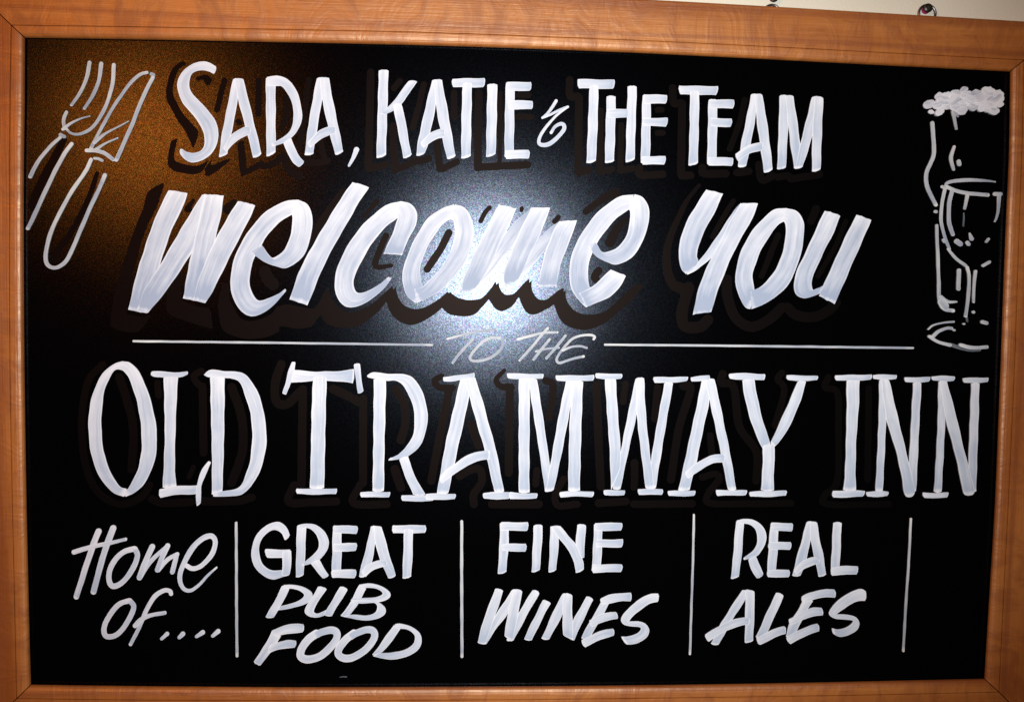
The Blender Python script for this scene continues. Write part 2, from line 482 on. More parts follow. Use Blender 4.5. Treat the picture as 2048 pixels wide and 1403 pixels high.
letter('R', 'SARA', T1, [(1160, 275, 1258, 275), (1163, 600, 1258, 600), (1168, 1076, 1258, 1032)],
       Z([(1160, 272), (1290, 262), (1400, 310), (1480, 440), (1520, 600), (1515, 720), (1470, 820), (1400, 890), (1330, 935), (1225, 972)], [(1165, 362), (1270, 362), (1330, 375), (1400, 470), (1435, 600), (1435, 720), (1400, 810), (1340, 870), (1265, 915), (1215, 942)]),
       [(1335, 925, 1412, 875), (1370, 1020, 1450, 970), (1430, 1120, 1490, 1060), (1495, 1178, 1552, 1125)])
letter('A', 'SARA', T1, [(1672, 275, 1760, 275), (1605, 640, 1700, 640), (1570, 880, 1650, 950), (1548, 1062, 1635, 1048)], [(1700, 280, 1790, 273), (1722, 480, 1828, 480), (1785, 770, 1885, 760), (1858, 1060, 1938, 1025)],
       Z([(1570, 930), (1668, 832), (1720, 795), (1785, 768), (1860, 768)], [(1600, 985), (1650, 945), (1720, 890), (1800, 850), (1860, 832)]))
letter(',', 'SARA', PX, ('l', (10, 5), [(713, 299), (707, 315), (698, 331)]), name='comma', label='white painted comma after SARA')
letter('K', 'KATIE', T3, [(290, 200, 385, 198), (278, 600, 372, 640), (265, 1092, 358, 1060)],
       Z([(590, 303), (500, 430), (430, 520), (375, 580), (300, 640)], [(675, 310), (590, 440), (515, 540), (440, 605), (350, 650)]),
       [(430, 545, 510, 530), (455, 680, 545, 650), (495, 880, 580, 860), (538, 1095, 617, 1058)])
letter('A', 'KATIE', T3, [(825, 295, 900, 297), (760, 560, 858, 565), (710, 780, 815, 780), (685, 900, 785, 930), (662, 1070, 745, 1045)], [(840, 297, 918, 293), (862, 560, 970, 560), (905, 790, 1012, 800), (975, 1103, 1058, 1070)],
       Z([(700, 930), (750, 880), (803, 835), (850, 810), (905, 790), (950, 798)], [(730, 985), (775, 950), (830, 915), (880, 890), (925, 878), (955, 855)]))
letter('T', 'KATIE', T3, [(1018, 290, 1025, 372), (1190, 285, 1190, 375), (1358, 283, 1345, 372)], [(1130, 325, 1222, 325), (1118, 700, 1215, 700), (1115, 1097, 1208, 1070)])
letter('I', 'KATIE', T3, [(1378, 340, 1475, 338), (1370, 700, 1470, 700), (1365, 1080, 1458, 1052)])
letter('E', 'KATIE', T3, [(1562, 320, 1650, 325), (1552, 700, 1645, 700), (1548, 1080, 1640, 1085)], [(1562, 322, 1566, 412), (1822, 322, 1812, 408)], [(1580, 505, 1585, 595), (1837, 510, 1830, 593)], [(1548, 1003, 1556, 1090), (1803, 1003, 1797, 1088)])
letter('&', '', T4, ('l', (32, 22), [(262, 410), (225, 470), (180, 530), (125, 578)]), ('l', (24, 26), [(125, 578), (200, 550), (290, 505), (378, 470)]),
       ('l', (20, 30, 42), [(378, 470), (260, 562), (170, 660), (105, 760), (88, 825), (120, 852), (190, 842), (265, 785), (335, 705), (340, 655), (305, 640), (250, 670), (212, 728)]), name='ampersand', label='thin white looping ampersand between KATIE and THE')
letter('T', 'THE TEAM', T4, [(470, 192, 482, 284), (855, 200, 840, 290)], [(598, 250, 686, 250), (580, 700, 675, 700), (565, 1042, 658, 1020)], label='white painted letter T of the word THE in the top line')
letter('H', 'THE', T4, [(770, 358, 860, 358), (758, 700, 853, 700), (750, 1040, 842, 1020)], [(980, 258, 1070, 258), (968, 650, 1058, 650), (960, 1033, 1047, 1003)], [(762, 497, 772, 577), (990, 490, 985, 577)], label='white painted letter H of the word THE in the top line')
letter('E', 'THE', T4, [(1128, 345, 1212, 350), (1118, 700, 1208, 700), (1110, 1038, 1200, 1045)], [(1130, 345, 1132, 438), (1380, 352, 1367, 437)], [(1120, 583, 1127, 660), (1385, 580, 1370, 665)], [(1112, 965, 1122, 1047), (1367, 965, 1352, 1047)], label='white painted letter E of the word THE in the top line')
letter('T', 'TEAM', T4, [(1485, 258, 1500, 345), (1892, 265, 1872, 352)], [(1605, 310, 1697, 310), (1600, 700, 1690, 700), (1590, 1065, 1680, 1042)])
letter('E', 'TEAM', T5, [(285, 392, 375, 395), (280, 700, 372, 700), (272, 1053, 362, 1055)], [(285, 395, 290, 480), (550, 400, 537, 487)], [(300, 580, 305, 665), (527, 590, 514, 672)], [(272, 972, 277, 1054), (540, 980, 527, 1062)])
letter('A', 'TEAM', T5, [(715, 338, 790, 340), (655, 640, 745, 640), (610, 860, 705, 860), (582, 1078, 662, 1072)], [(745, 340, 820, 338), (765, 560, 862, 560), (800, 820, 895, 800), (845, 1138, 930, 1105)],
       Z([(550, 945), (620, 895), (705, 850), (800, 825), (830, 830)], [(578, 1018), (640, 970), (715, 933), (810, 907), (832, 892)]))
letter('M', 'TEAM', T5, [(1000, 350, 1080, 352), (988, 750, 1080, 700), (975, 1103, 1060, 1085)], [(1055, 352, 1134, 355), (1085, 640, 1175, 620), (1110, 850, 1205, 850), (1148, 1095, 1225, 1080)],
       [(1325, 365, 1400, 365), (1258, 640, 1345, 680), (1205, 850, 1290, 880), (1152, 1090, 1225, 1082)], [(1350, 358, 1437, 372), (1328, 700, 1422, 700), (1325, 1127, 1408, 1105)])

R = 0.8
kw = dict(mat=MPB, rag=R)
letter('W', 'welcome', T6, [(612, 135, 778, 158), (540, 275, 740, 280), (460, 465, 650, 460), (385, 690, 570, 680), (320, 900, 500, 920), (252, 1200, 415, 1230)],
       [(910, 172, 1000, 175), (800, 350, 930, 420), (680, 550, 850, 630), (540, 790, 740, 810), (400, 1010, 580, 1040), (330, 1195, 428, 1225)],
       [(928, 172, 1100, 182), (885, 380, 1078, 350), (820, 670, 1025, 580), (780, 860, 990, 820), (740, 1097, 930, 1136)],
       [(1228, 230, 1385, 268), (1130, 390, 1310, 430), (1020, 590, 1195, 650), (930, 790, 1095, 850), (860, 980, 1010, 1020), (830, 1112, 938, 1138)], **kw)
letter('e', 'welcome', T6, [(1770, 218, 1735, 330), (1650, 235, 1690, 362), (1530, 290, 1600, 420), (1420, 380, 1520, 500), (1310, 520, 1450, 600), (1220, 680, 1375, 740), (1170, 850, 1338, 860), (1165, 1000, 1335, 980), (1190, 1110, 1365, 1070), (1260, 1210, 1405, 1112), (1350, 1257, 1450, 1113), (1450, 1228, 1520, 1090), (1560, 1143, 1590, 1055), (1658, 1030, 1650, 1012)],
       [(1700, 345, 1760, 218), (1713, 375, 1850, 262), (1712, 440, 1889, 370), (1690, 560, 1880, 530), (1650, 650, 1837, 670), (1600, 705, 1770, 762), (1540, 737, 1660, 828), (1500, 705, 1560, 808), (1460, 650, 1450, 765), (1440, 622, 1345, 690)], label='first letter e in the big word Welcome', **kw)
letter('l', 'welcome', T7, [(690, 62, 840, 105), (600, 190, 747, 245), (475, 390, 642, 430), (345, 610, 520, 640), (235, 815, 420, 840), (175, 970, 350, 1010), (132, 1107, 289, 1160)], **kw)
letter('c', 'welcome', T7, Z([(1120, 232), (1000, 265), (880, 350), (750, 480), (640, 640), (560, 810), (530, 960), (545, 1060), (590, 1140), (650, 1177), (740, 1165), (850, 1110), (960, 1020), (1040, 915)], [(1100, 360), (1085, 385), (1000, 450), (900, 560), (820, 680), (750, 810), (700, 930), (705, 1000), (735, 1045), (790, 1045), (850, 1020), (900, 990), (960, 950), (1010, 905)]),
       [(1075, 350, 1110, 232), (1090, 380, 1210, 258), (1085, 410, 1265, 335), (1055, 500, 1255, 440), (1010, 600, 1195, 560), (965, 700, 1130, 712)], **kw)
letter('o', 'welcome', T7, [(1600, 264, 1570, 390), (1480, 300, 1510, 425), (1350, 400, 1430, 520), (1250, 560, 1360, 640), (1170, 740, 1310, 760), (1135, 880, 1293, 860), (1140, 980, 1298, 930), (1180, 1080, 1315, 985), (1255, 1140, 1330, 1020)],
       Z([(1555, 392), (1590, 410), (1598, 470), (1595, 560), (1560, 680), (1490, 810), (1400, 910), (1320, 985), (1270, 1010), (1240, 1015)], [(1600, 264), (1680, 288), (1740, 360), (1770, 480), (1752, 620), (1702, 760), (1622, 880), (1500, 1010), (1370, 1090), (1265, 1138)]), **kw)
letter('m', 'welcome', T8, [(110, 1052, 265, 1000), (300, 800, 400, 820), (480, 540, 575, 605), (600, 400, 700, 420), (725, 290, 760, 300)], [(485, 985, 640, 920), (620, 780, 735, 805), (765, 595, 845, 675), (880, 480, 910, 560), (978, 408, 1010, 430)],
       [(435, 263, 590, 297), (340, 440, 540, 420), (240, 640, 440, 630), (150, 840, 350, 820), (105, 970, 285, 920), (105, 1055, 235, 1005)],
       [(727, 290, 890, 290), (660, 420, 840, 440), (570, 610, 760, 620), (500, 790, 690, 760), (478, 900, 640, 870), (485, 985, 600, 945)],
       [(975, 410, 1130, 400), (915, 510, 1085, 540), (850, 680, 1020, 700), (810, 830, 975, 840), (790, 995, 948, 990)], **kw)
letter('e', 'welcome', T8, Z([(1640, 172), (1520, 190), (1400, 260), (1280, 370), (1180, 510), (1100, 660), (1065, 820), (1063, 920), (1090, 1030), (1150, 1120), (1212, 1178)], [(1620, 290), (1570, 320), (1480, 390), (1390, 490), (1315, 600), (1260, 710), (1230, 830), (1230, 920), (1243, 985), (1255, 1003), (1290, 1040)]),
       [(1430, 840, 1567, 893), (1370, 900, 1510, 1000), (1305, 960, 1430, 1080), (1240, 1010, 1330, 1125), (1150, 1050, 1215, 1178)],
       [(1590, 302, 1640, 172), (1603, 325, 1715, 200), (1602, 400, 1772, 290), (1590, 480, 1767, 420), (1550, 580, 1712, 600), (1480, 650, 1620, 730), (1400, 685, 1490, 797), (1350, 680, 1400, 775), (1315, 625, 1300, 720), (1285, 590, 1235, 640)], label='second letter e, ending the big word Welcome', **kw)
letter('Y', 'you', T9, Z([(230, 820), (300, 850), (390, 765), (480, 650), (590, 490), (700, 320), (765, 252)], [(290, 887), (340, 862), (400, 820), (500, 740), (620, 580), (760, 400), (800, 280)]),
       [(458, 128, 606, 163), (370, 265, 548, 300), (275, 430, 450, 480), (222, 600, 392, 620), (211, 720, 375, 720), (235, 830, 382, 765), (275, 880, 350, 830)],
       [(765, 252, 918, 248), (690, 370, 880, 360), (600, 545, 780, 540), (500, 740, 690, 710), (420, 920, 602, 920), (370, 1080, 545, 1070), (340, 1242, 501, 1220)], label='letter y of the big word you', **kw)
letter('o', 'you', T9, Z([(1170, 293), (1060, 310), (950, 400), (850, 520), (770, 670), (725, 830), (718, 950), (745, 1070), (800, 1170), (850, 1192)], [(1140, 415), (1100, 440), (1030, 530), (960, 640), (910, 750), (875, 860), (870, 930), (885, 1020), (890, 1040), (895, 1060)]),
       Z([(1130, 415), (1155, 420), (1165, 480), (1160, 580), (1130, 710), (1080, 830), (1000, 940), (930, 1000), (880, 1025), (850, 1040)], [(1165, 293), (1260, 318), (1312, 390), (1329, 480), (1312, 640), (1262, 820), (1182, 980), (1082, 1080), (960, 1152), (860, 1192)]), label='letter o of the big word you', **kw)
letter('u', 'you', T9, [(1513, 312, 1650, 358), (1440, 470, 1602, 490), (1345, 680, 1510, 670), (1265, 850, 1432, 840), (1238, 970, 1395, 950), (1258, 1060, 1405, 1018), (1325, 1096, 1440, 1010), (1400, 1082, 1470, 998), (1475, 1050, 1500, 985)],
       [(1800, 350, 1926, 400), (1720, 500, 1858, 560), (1610, 740, 1752, 800), (1510, 960, 1667, 1000), (1460, 1078, 1598, 1146)], label='letter u of the big word you', **kw)

letter('T', 'TO', T10, ('l', 22, [(232, 192), (400, 147), (560, 112), (735, 90)]), ('l', (24, 28), [(490, 192), (400, 290), (330, 370), (285, 433)]), mat=ML)
letter('O', 'TO', T10, ('l', 26, [(770, 183), (690, 178), (600, 215), (520, 290), (465, 370), (475, 408), (540, 418), (630, 400), (720, 350), (785, 280), (798, 220), (765, 182)]), mat=ML)
letter('T', 'THE', T10, ('l', (26, 22), [(950, 195), (1080, 162), (1200, 132), (1355, 125)]), ('l', 25, [(1256, 82), (1180, 170), (1080, 290), (970, 410)]), mat=ML, label='letter T of the small thin word THE')
letter('H', 'THE', T10, ('l', (24, 28), [(1275, 195), (1200, 290), (1113, 400)]), ('l', (24, 28), [(1438, 158), (1340, 280), (1245, 388)]), ('l', 20, [(1135, 320), (1240, 295), (1370, 281)]), mat=ML, label='letter H of the small thin word THE')
letter('E', 'THE', T10, ('l', 24, [(1728, 195), (1738, 168), (1690, 152), (1590, 160), (1510, 190), (1440, 260), (1375, 345), (1348, 405), (1375, 437), (1450, 415), (1530, 390), (1625, 370)]), ('l', 22, [(1410, 310), (1500, 275), (1590, 265), (1655, 283)]), mat=ML, label='letter E of the small thin word THE')

letter('O', 'OLD', T11, Z([(390, 97), (300, 123), (200, 210), (120, 370), (80, 560), (80, 780), (115, 980), (190, 1150), (290, 1260), (400, 1307)], [(370, 172), (310, 180), (260, 250), (210, 390), (190, 600), (195, 800), (230, 980), (290, 1120), (350, 1210), (420, 1232)]),
       Z([(350, 172), (390, 185), (440, 260), (500, 430), (540, 640), (550, 850), (535, 980), (500, 1100), (430, 1225), (385, 1245)], [(370, 97), (450, 115), (540, 220), (620, 420), (672, 640), (682, 850), (652, 1020), (582, 1170), (490, 1265), (400, 1307)]))
letter('L', 'OLD', T11, [(630, 198, 632, 225), (660, 185, 680, 240), (800, 195, 800, 240), (900, 195, 900, 240), (962, 190, 960, 215)], [(745, 235, 872, 235), (752, 500, 857, 500), (755, 800, 845, 850), (745, 1050, 845, 1050), (737, 1230, 857, 1220)],
       [(702, 1237, 705, 1312), (870, 1208, 870, 1285), (1050, 1203, 1035, 1280)], [(1145, 985, 1168, 1000), (1085, 1060, 1130, 1080), (1050, 1170, 1085, 1190), (1030, 1270, 1078, 1270), (1042, 1388, 1072, 1365)])
letter('D', 'OLD', T11, [(1160, 235, 1288, 240), (1165, 500, 1286, 500), (1175, 900, 1279, 900), (1175, 1290, 1265, 1270)],
       Z([(1100, 218), (1160, 175), (1280, 185), (1390, 190), (1480, 225), (1560, 330), (1620, 480), (1657, 700), (1657, 850), (1622, 1020), (1552, 1170), (1470, 1260), (1380, 1297), (1180, 1300)], [(1112, 226), (1160, 240), (1290, 247), (1350, 250), (1420, 285), (1470, 400), (1515, 550), (1533, 700), (1530, 850), (1515, 980), (1480, 1100), (1440, 1190), (1370, 1240), (1200, 1262)]))
letter('T', 'TRAMWAY', T12, [(195, 172, 180, 290), (350, 188, 350, 275), (480, 190, 480, 270), (620, 185, 620, 278), (755, 168, 745, 294)], [(385, 232, 505, 232), (372, 500, 497, 500), (366, 850, 490, 850), (355, 1235, 482, 1235)],
       [(195, 100, 228, 105), (157, 210, 207, 220), (135, 300, 180, 310), (110, 385, 140, 397)], [(748, 120, 798, 115), (755, 200, 810, 210), (770, 290, 820, 290), (785, 390, 832, 370)], [(230, 1232, 235, 1277), (400, 1232, 410, 1283), (600, 1232, 592, 1278)])
letter('R', 'TRAMWAY', T12, [(925, 250, 1035, 265), (922, 600, 1026, 600), (920, 900, 1019, 900), (912, 1260, 1015, 1260)],
       Z([(862, 222), (920, 198), (1050, 208), (1200, 216), (1290, 260), (1360, 380), (1398, 520), (1400, 660), (1365, 790), (1310, 880), (1225, 945), (1150, 968), (1050, 982)], [(868, 240), (930, 255), (1035, 270), (1120, 272), (1190, 320), (1250, 430), (1285, 560), (1285, 680), (1268, 770), (1220, 850), (1150, 920), (1100, 950), (1065, 962)]),
       [(800, 1262, 807, 1305), (930, 1260, 930, 1308), (1074, 1262, 1065, 1305)], [(1150, 965, 1226, 935), (1180, 1060, 1262, 1050), (1225, 1170, 1312, 1160), (1280, 1292, 1388, 1292)], [(1165, 1290, 1172, 1338), (1300, 1293, 1290, 1345), (1460, 1285, 1460, 1337)])
letter('A', 'TRAMWAY', T13, ('T', T12, [(1695, 255, 1800, 255), (1640, 500, 1752, 520), (1570, 800, 1680, 840), (1525, 1050, 1622, 1110), (1485, 1285, 1585, 1280)]),
       [(395, 250, 487, 235), (445, 430, 552, 430), (520, 700, 625, 700), (580, 900, 680, 900), (665, 1268, 750, 1265)],
       ('T', T12, [(1538, 238, 1545, 277), (1640, 228, 1650, 273), (1825, 200, 1822, 242)]),
       Z([(170, 1130), (240, 1060), (310, 1008), (400, 948), (500, 905), (600, 893), (625, 898)], [(185, 1190), (290, 1112), (370, 1062), (450, 1012), (520, 985), (600, 972), (622, 970)]),
       [(45, 1278, 50, 1332), (180, 1275, 190, 1328), (322, 1280, 315, 1325)], [(556, 1272, 562, 1320), (680, 1262, 680, 1325), (800, 1262, 800, 1322)], label='first letter A in TRAMWAY')
letter('M', 'TRAMWAY', T13, [(880, 250, 980, 250), (880, 600, 976, 600), (880, 1000, 974, 1000), (880, 1272, 974, 1272)], [(965, 250, 1040, 250), (1000, 500, 1084, 520), (1060, 880, 1148, 960), (1115, 1265, 1190, 1247)],
       [(1300, 272, 1380, 272), (1240, 560, 1330, 560), (1172, 950, 1255, 950), (1118, 1265, 1190, 1250)], [(1355, 272, 1452, 272), (1335, 600, 1440, 600), (1325, 950, 1430, 950), (1320, 1257, 1423, 1255)],
       [(770, 203, 780, 250), (900, 208, 900, 256), (1103, 212, 1097, 250)], [(1203, 222, 1213, 270), (1380, 224, 1380, 276), (1557, 220, 1547, 268)], [(790, 1262, 795, 1322), (900, 1272, 900, 1325), (1050, 1275, 1042, 1315)], [(1240, 1262, 1247, 1308), (1400, 1253, 1410, 1300), (1552, 1262, 1540, 1305)])
letter('W', 'TRAMWAY', T14, [(497, 245, 568, 243), (425, 580, 503, 580), (362, 900, 435, 880), (290, 1242, 358, 1242)], [(220, 250, 318, 250), (245, 600, 340, 600), (266, 920, 362, 900), (278, 1250, 358, 1060)],
       [(755, 285, 832, 285), (700, 580, 777, 590), (640, 940, 722, 930), (600, 1235, 672, 1235)], [(500, 250, 570, 240), (505, 560, 583, 520), (535, 830, 614, 850), (585, 1235, 665, 1235)],
       [(135, 207, 140, 250), (240, 207, 250, 258), (380, 213, 372, 255)], [(650, 240, 660, 288), (800, 238, 810, 290), (967, 238, 955, 272)], [(207, 1245, 214, 1290), (405, 1246, 397, 1290)], [(510, 1235, 520, 1285), (744, 1235, 735, 1285)])
letter('A', 'TRAMWAY', T14, [(1085, 258, 1160, 255), (1050, 450, 1150, 460), (985, 750, 1087, 750), (935, 980, 1037, 1000), (875, 1252, 972, 1250)], [(1115, 255, 1194, 248), (1155, 450, 1242, 450), (1210, 700, 1292, 700), (1255, 920, 1337, 920), (1320, 1250, 1393, 1248)],
       Z([(930, 1090), (980, 1048), (1030, 1008), (1110, 963), (1180, 935), (1255, 925), (1298, 930)], [(960, 1150), (1010, 1107), (1070, 1067), (1130, 1032), (1200, 1002), (1270, 994), (1292, 985)]),
       [(983, 240, 990, 277), (1070, 230, 1080, 272), (1158, 222, 1155, 267)], [(778, 1252, 788, 1296), (900, 1250, 910, 1298), (1032, 1250, 1022, 1294)], [(1208, 1245, 1217, 1295), (1492, 1246, 1482, 1288)], label='second letter A in TRAMWAY')
letter('Y', 'TRAMWAY', T14, [(2017, 270, 1942, 270), (1952, 480, 1872, 440), (1842, 720, 1782, 640), (1732, 862, 1697, 830)], Z([(1443, 258), (1475, 450), (1540, 680), (1630, 885)], [(1552, 258), (1582, 430), (1632, 640), (1700, 838)]),
       [(1645, 840, 1718, 830), (1630, 875, 1735, 862), (1627, 1050, 1728, 1050), (1612, 1253, 1725, 1253)],
       [(1325, 210, 1330, 250), (1420, 203, 1430, 262), (1653, 213, 1645, 263)], ('T', T15, [(145, 222, 152, 265), (300, 225, 300, 274), (430, 230, 423, 266)]), [(1506, 1260, 1514, 1302), (1680, 1252, 1690, 1303), (1845, 1250, 1835, 1293)])
letter('I', 'INN', T15, [(682, 262, 798, 262), (685, 500, 790, 500), (678, 850, 768, 800), (670, 1080, 762, 1050), (655, 1252, 765, 1252)], [(577, 222, 583, 267), (720, 220, 730, 271), (912, 217, 902, 262)], [(555, 1253, 555, 1310), (700, 1247, 700, 1308), (852, 1250, 832, 1300)])
letter('N', 'INN', T15, [(975, 258, 1050, 258), (970, 600, 1035, 600), (957, 950, 1020, 950), (940, 1260, 1003, 1260)], [(1278, 283, 1350, 283), (1262, 600, 1332, 600), (1240, 1000, 1314, 1000), (1225, 1262, 1300, 1262)],
       [(990, 258, 1060, 258), (1035, 600, 1140, 600), (1120, 880, 1207, 880), (1170, 1100, 1262, 1100), (1196, 1260, 1290, 1250), (1218, 1310, 1265, 1305)],
       [(915, 220, 920, 257), (1010, 217, 1020, 262), (1134, 219, 1125, 256)], [(1196, 243, 1205, 281), (1320, 240, 1320, 289), (1432, 239, 1420, 276)], [(857, 1260, 862, 1300), (960, 1255, 960, 1303), (1060, 1257, 1050, 1296)], label='first letter N in INN')
letter('N', 'INN', T15, [(1502, 272, 1575, 272), (1498, 600, 1562, 600), (1482, 950, 1545, 950), (1463, 1268, 1527, 1268)], [(1795, 288, 1865, 288), (1785, 600, 1857, 600), (1768, 1050, 1842, 1050), (1760, 1268, 1837, 1262)],
       [(1515, 272, 1575, 272), (1562, 590, 1662, 600), (1640, 880, 1732, 900), (1690, 1100, 1787, 1100), (1720, 1255, 1820, 1250), (1745, 1293, 1800, 1292)],
       [(1439, 233, 1445, 268), (1540, 228, 1550, 276), (1652, 231, 1642, 270)], [(1716, 248, 1725, 287), (1840, 244, 1840, 293), (1950, 244, 1942, 279)], [(1360, 1268, 1368, 1311), (1480, 1270, 1480, 1317), (1594, 1266, 1582, 1306)], label='second letter N in INN')

letter('H', 'Home', T16, ('l', (60, 52), [(385, 160), (330, 300), (240, 570), (163, 815)]), ('l', (62, 54), [(532, 128), (470, 290), (410, 480), (335, 765)]), ('l', (48, 32), [(140, 368), (300, 318), (480, 280), (655, 240)]))
letter('o', 'Home', T16, ('l', 52, [(745, 332), (640, 365), (555, 440), (500, 545), (490, 640), (520, 705), (590, 693), (670, 620), (745, 500), (775, 400), (750, 335)]), label='letter o in the word Home')
letter('m', 'Home', T16, ('l', (45, 40), [(800, 625), (900, 470), (1075, 305)]), ('l', (45, 40), [(985, 545), (1080, 440), (1175, 388)]), ('l', 54, [(925, 312), (860, 450), (795, 622)]), ('l', 50, [(1078, 303), (1020, 430), (975, 545)]), ('l', (42, 46), [(1172, 390), (1150, 470), (1125, 567)]), label='letter m in the word Home')
letter('e', 'Home', T16, ('l', (44, 20, 54), [(1262, 500), (1330, 532), (1420, 500), (1520, 390), (1556, 270), (1520, 208), (1440, 225), (1350, 300), (1270, 420), (1210, 560), (1202, 660), (1240, 735), (1310, 750), (1400, 690), (1480, 600), (1568, 522)]), label='letter e in the word Home')
letter('o', 'of', T16, ('l', 50, [(695, 852), (600, 885), (520, 965), (455, 1080), (440, 1170), (475, 1215), (560, 1197), (640, 1120), (710, 1000), (738, 910), (700, 855)]), label='letter o in the word of')
letter('f', 'of', T16, ('l', (40, 34, 46), [(1112, 785), (1100, 757), (1040, 752), (950, 810), (880, 920), (830, 1030), (770, 1170), (706, 1290)]), ('l', (45, 34, 44), [(752, 1105), (810, 1045), (900, 1002), (1050, 975)]), label='letter f in the word of')
for i, (a, b_, ww) in enumerate([((1072, 1185), (1018, 1235), 42), ((1230, 1185), (1195, 1222), 46), ((1430, 1170), (1368, 1212), 44), ((1585, 1160), (1530, 1205), 46)]):
    letter('.', '', T16, ('l', (ww, ww*0.75), [a, b_]), name='dot', label='%s of the four white dots after the word of' % ('first', 'second', 'third', 'last')[i])

letter('G', 'GREAT', T17, Z([(455, 185), (420, 110), (345, 60), (240, 88), (150, 180), (105, 300), (110, 400), (150, 490), (220, 550), (300, 576), (390, 556), (450, 540)], [(410, 228), (375, 160), (310, 132), (250, 155), (200, 210), (172, 290), (175, 360), (200, 430), (250, 480), (300, 500), (380, 495), (400, 495)]),
       [(220, 305, 237, 380), (340, 308, 340, 384), (460, 310, 460, 384)], [(385, 318, 463, 312), (383, 450, 461, 450), (375, 545, 450, 540)])
letter('R', 'GREAT', T17, [(515, 90, 597, 95), (510, 300, 592, 300), (505, 568, 575, 545)], Z([(515, 90), (580, 78), (680, 85), (760, 140), (800, 230), (790, 310), (740, 380), (680, 420), (560, 460)], [(520, 130), (590, 115), (640, 125), (690, 170), (712, 240), (705, 300), (670, 350), (630, 385), (560, 435)]), [(635, 430, 712, 392), (690, 500, 757, 470), (757, 574, 807, 545)])
letter('E', 'GREAT', T17, [(840, 90, 920, 95), (835, 350, 919, 350), (828, 558, 912, 562)], [(840, 90, 842, 162), (1070, 95, 1062, 164)], [(838, 255, 840, 326), (1064, 249, 1052, 322)], [(825, 490, 828, 564), (1057, 490, 1046, 564)])
letter('A', 'GREAT', T17, [(1185, 93, 1250, 95), (1150, 260, 1222, 270), (1105, 430, 1187, 440), (1073, 562, 1132, 558)], [(1210, 95, 1281, 98), (1225, 260, 1320, 240), (1270, 400, 1365, 400), (1345, 578, 1412, 550)], Z([(1090, 510), (1140, 460), (1190, 428), (1270, 402), (1335, 422)], [(1130, 560), (1170, 520), (1220, 490), (1290, 465), (1330, 450)]))
letter('T', 'GREAT', T17, [(1375, 90, 1378, 161), (1687, 88, 1681, 158)], [(1485, 120, 1565, 120), (1478, 350, 1561, 350), (1470, 576, 1548, 560)])
letter('P', 'PUB', T17, [(385, 630, 450, 650), (320, 760, 402, 760), (270, 850, 342, 860), (225, 925, 297, 930)], Z([(390, 628), (480, 630), (580, 650), (650, 700), (642, 760), (580, 805), (480, 835), (335, 858)], [(400, 665), (460, 662), (530, 675), (578, 710), (570, 740), (530, 770), (460, 800), (350, 822)]))
letter('U', 'PUB', T17, [(713, 637, 787, 660), (650, 740, 720, 760), (597, 830, 670, 850), (588, 880, 672, 880), (630, 915, 702, 888), (700, 922, 742, 872), (770, 900, 785, 850)], [(910, 637, 977, 662), (850, 740, 922, 760), (790, 840, 862, 850), (762, 905, 825, 917)])
letter('B', 'PUB', T17, [(1080, 625, 1142, 655), (1010, 760, 1082, 780), (950, 860, 1022, 860), (905, 910, 978, 922)], Z([(1075, 625), (1180, 617), (1290, 645), (1357, 700), (1342, 750), (1230, 788), (1000, 795)], [(1090, 660), (1150, 655), (1230, 660), (1285, 690), (1280, 720), (1190, 745), (1005, 752)]), Z([(1010, 760), (1200, 765), (1300, 820), (1315, 880), (1262, 927), (1170, 947), (1060, 940), (930, 915)], [(1010, 792), (1150, 780), (1230, 800), (1240, 850), (1210, 890), (1140, 905), (1060, 900), (980, 902)]))
letter('F', 'FOOD', T17, [(290, 1035, 375, 1085), (250, 1130, 325, 1170), (190, 1220, 265, 1250), (122, 1330, 182, 1364)], [(285, 1045, 320, 1100), (400, 995, 400, 1077), (500, 982, 500, 1062), (580, 984, 576, 1053)], [(260, 1175, 250, 1250), (330, 1150, 330, 1217), (430, 1130, 430, 1202), (512, 1135, 505, 1190)])
letter('O', 'FOOD', T17, ('l', (72, 60), [(690, 1068), (620, 1120), (558, 1205), (550, 1275), (610, 1302), (720, 1275), (820, 1190), (875, 1110), (870, 1055), (820, 1037), (740, 1055), (690, 1080)]), label='first O of FOOD')
letter('O', 'FOOD', T17, ('l', (68, 58), [(1030, 1065), (960, 1120), (900, 1195), (890, 1255), (940, 1290), (1020, 1285), (1120, 1225), (1195, 1145), (1220, 1085), (1200, 1042), (1140, 1035), (1050, 1065), (1000, 1095)]), label='second O of FOOD')
letter('D', 'FOOD', T17, [(1395, 985, 1458, 1020), (1320, 1090, 1392, 1110), (1250, 1190, 1322, 1200), (1190, 1268, 1278, 1245)], Z([(1395, 985), (1450, 978), (1550, 1010), (1630, 1070), (1643, 1150), (1600, 1222), (1500, 1280), (1380, 1300), (1280, 1292), (1200, 1272)], [(1410, 1020), (1460, 1022), (1520, 1035), (1575, 1075), (1585, 1120), (1560, 1170), (1480, 1220), (1390, 1240), (1300, 1245), (1235, 1245)]))
letter('F', 'FINE', T18, [(352, 70, 440, 75), (345, 300, 436, 300), (330, 592, 412, 572)], [(352, 68, 350, 152), (640, 70, 630, 152)], [(365, 285, 360, 352), (620, 283, 612, 364)])
letter('I', 'FINE', T18, [(690, 95, 778, 90), (680, 300, 769, 300), (668, 577, 748, 552)])
letter('N', 'FINE', T18, [(855, 103, 938, 110), (850, 300, 937, 300), (838, 577, 912, 553)], [(1125, 86, 1211, 90), (1112, 280, 1201, 280), (1130, 420, 1192, 430)], Z([(945, 98), (1000, 160), (1060, 230), (1110, 290), (1150, 370), (1185, 460), (1188, 550)], [(865, 110), (910, 195), (1000, 300), (1050, 370), (1085, 450), (1103, 530), (1113, 580)]))
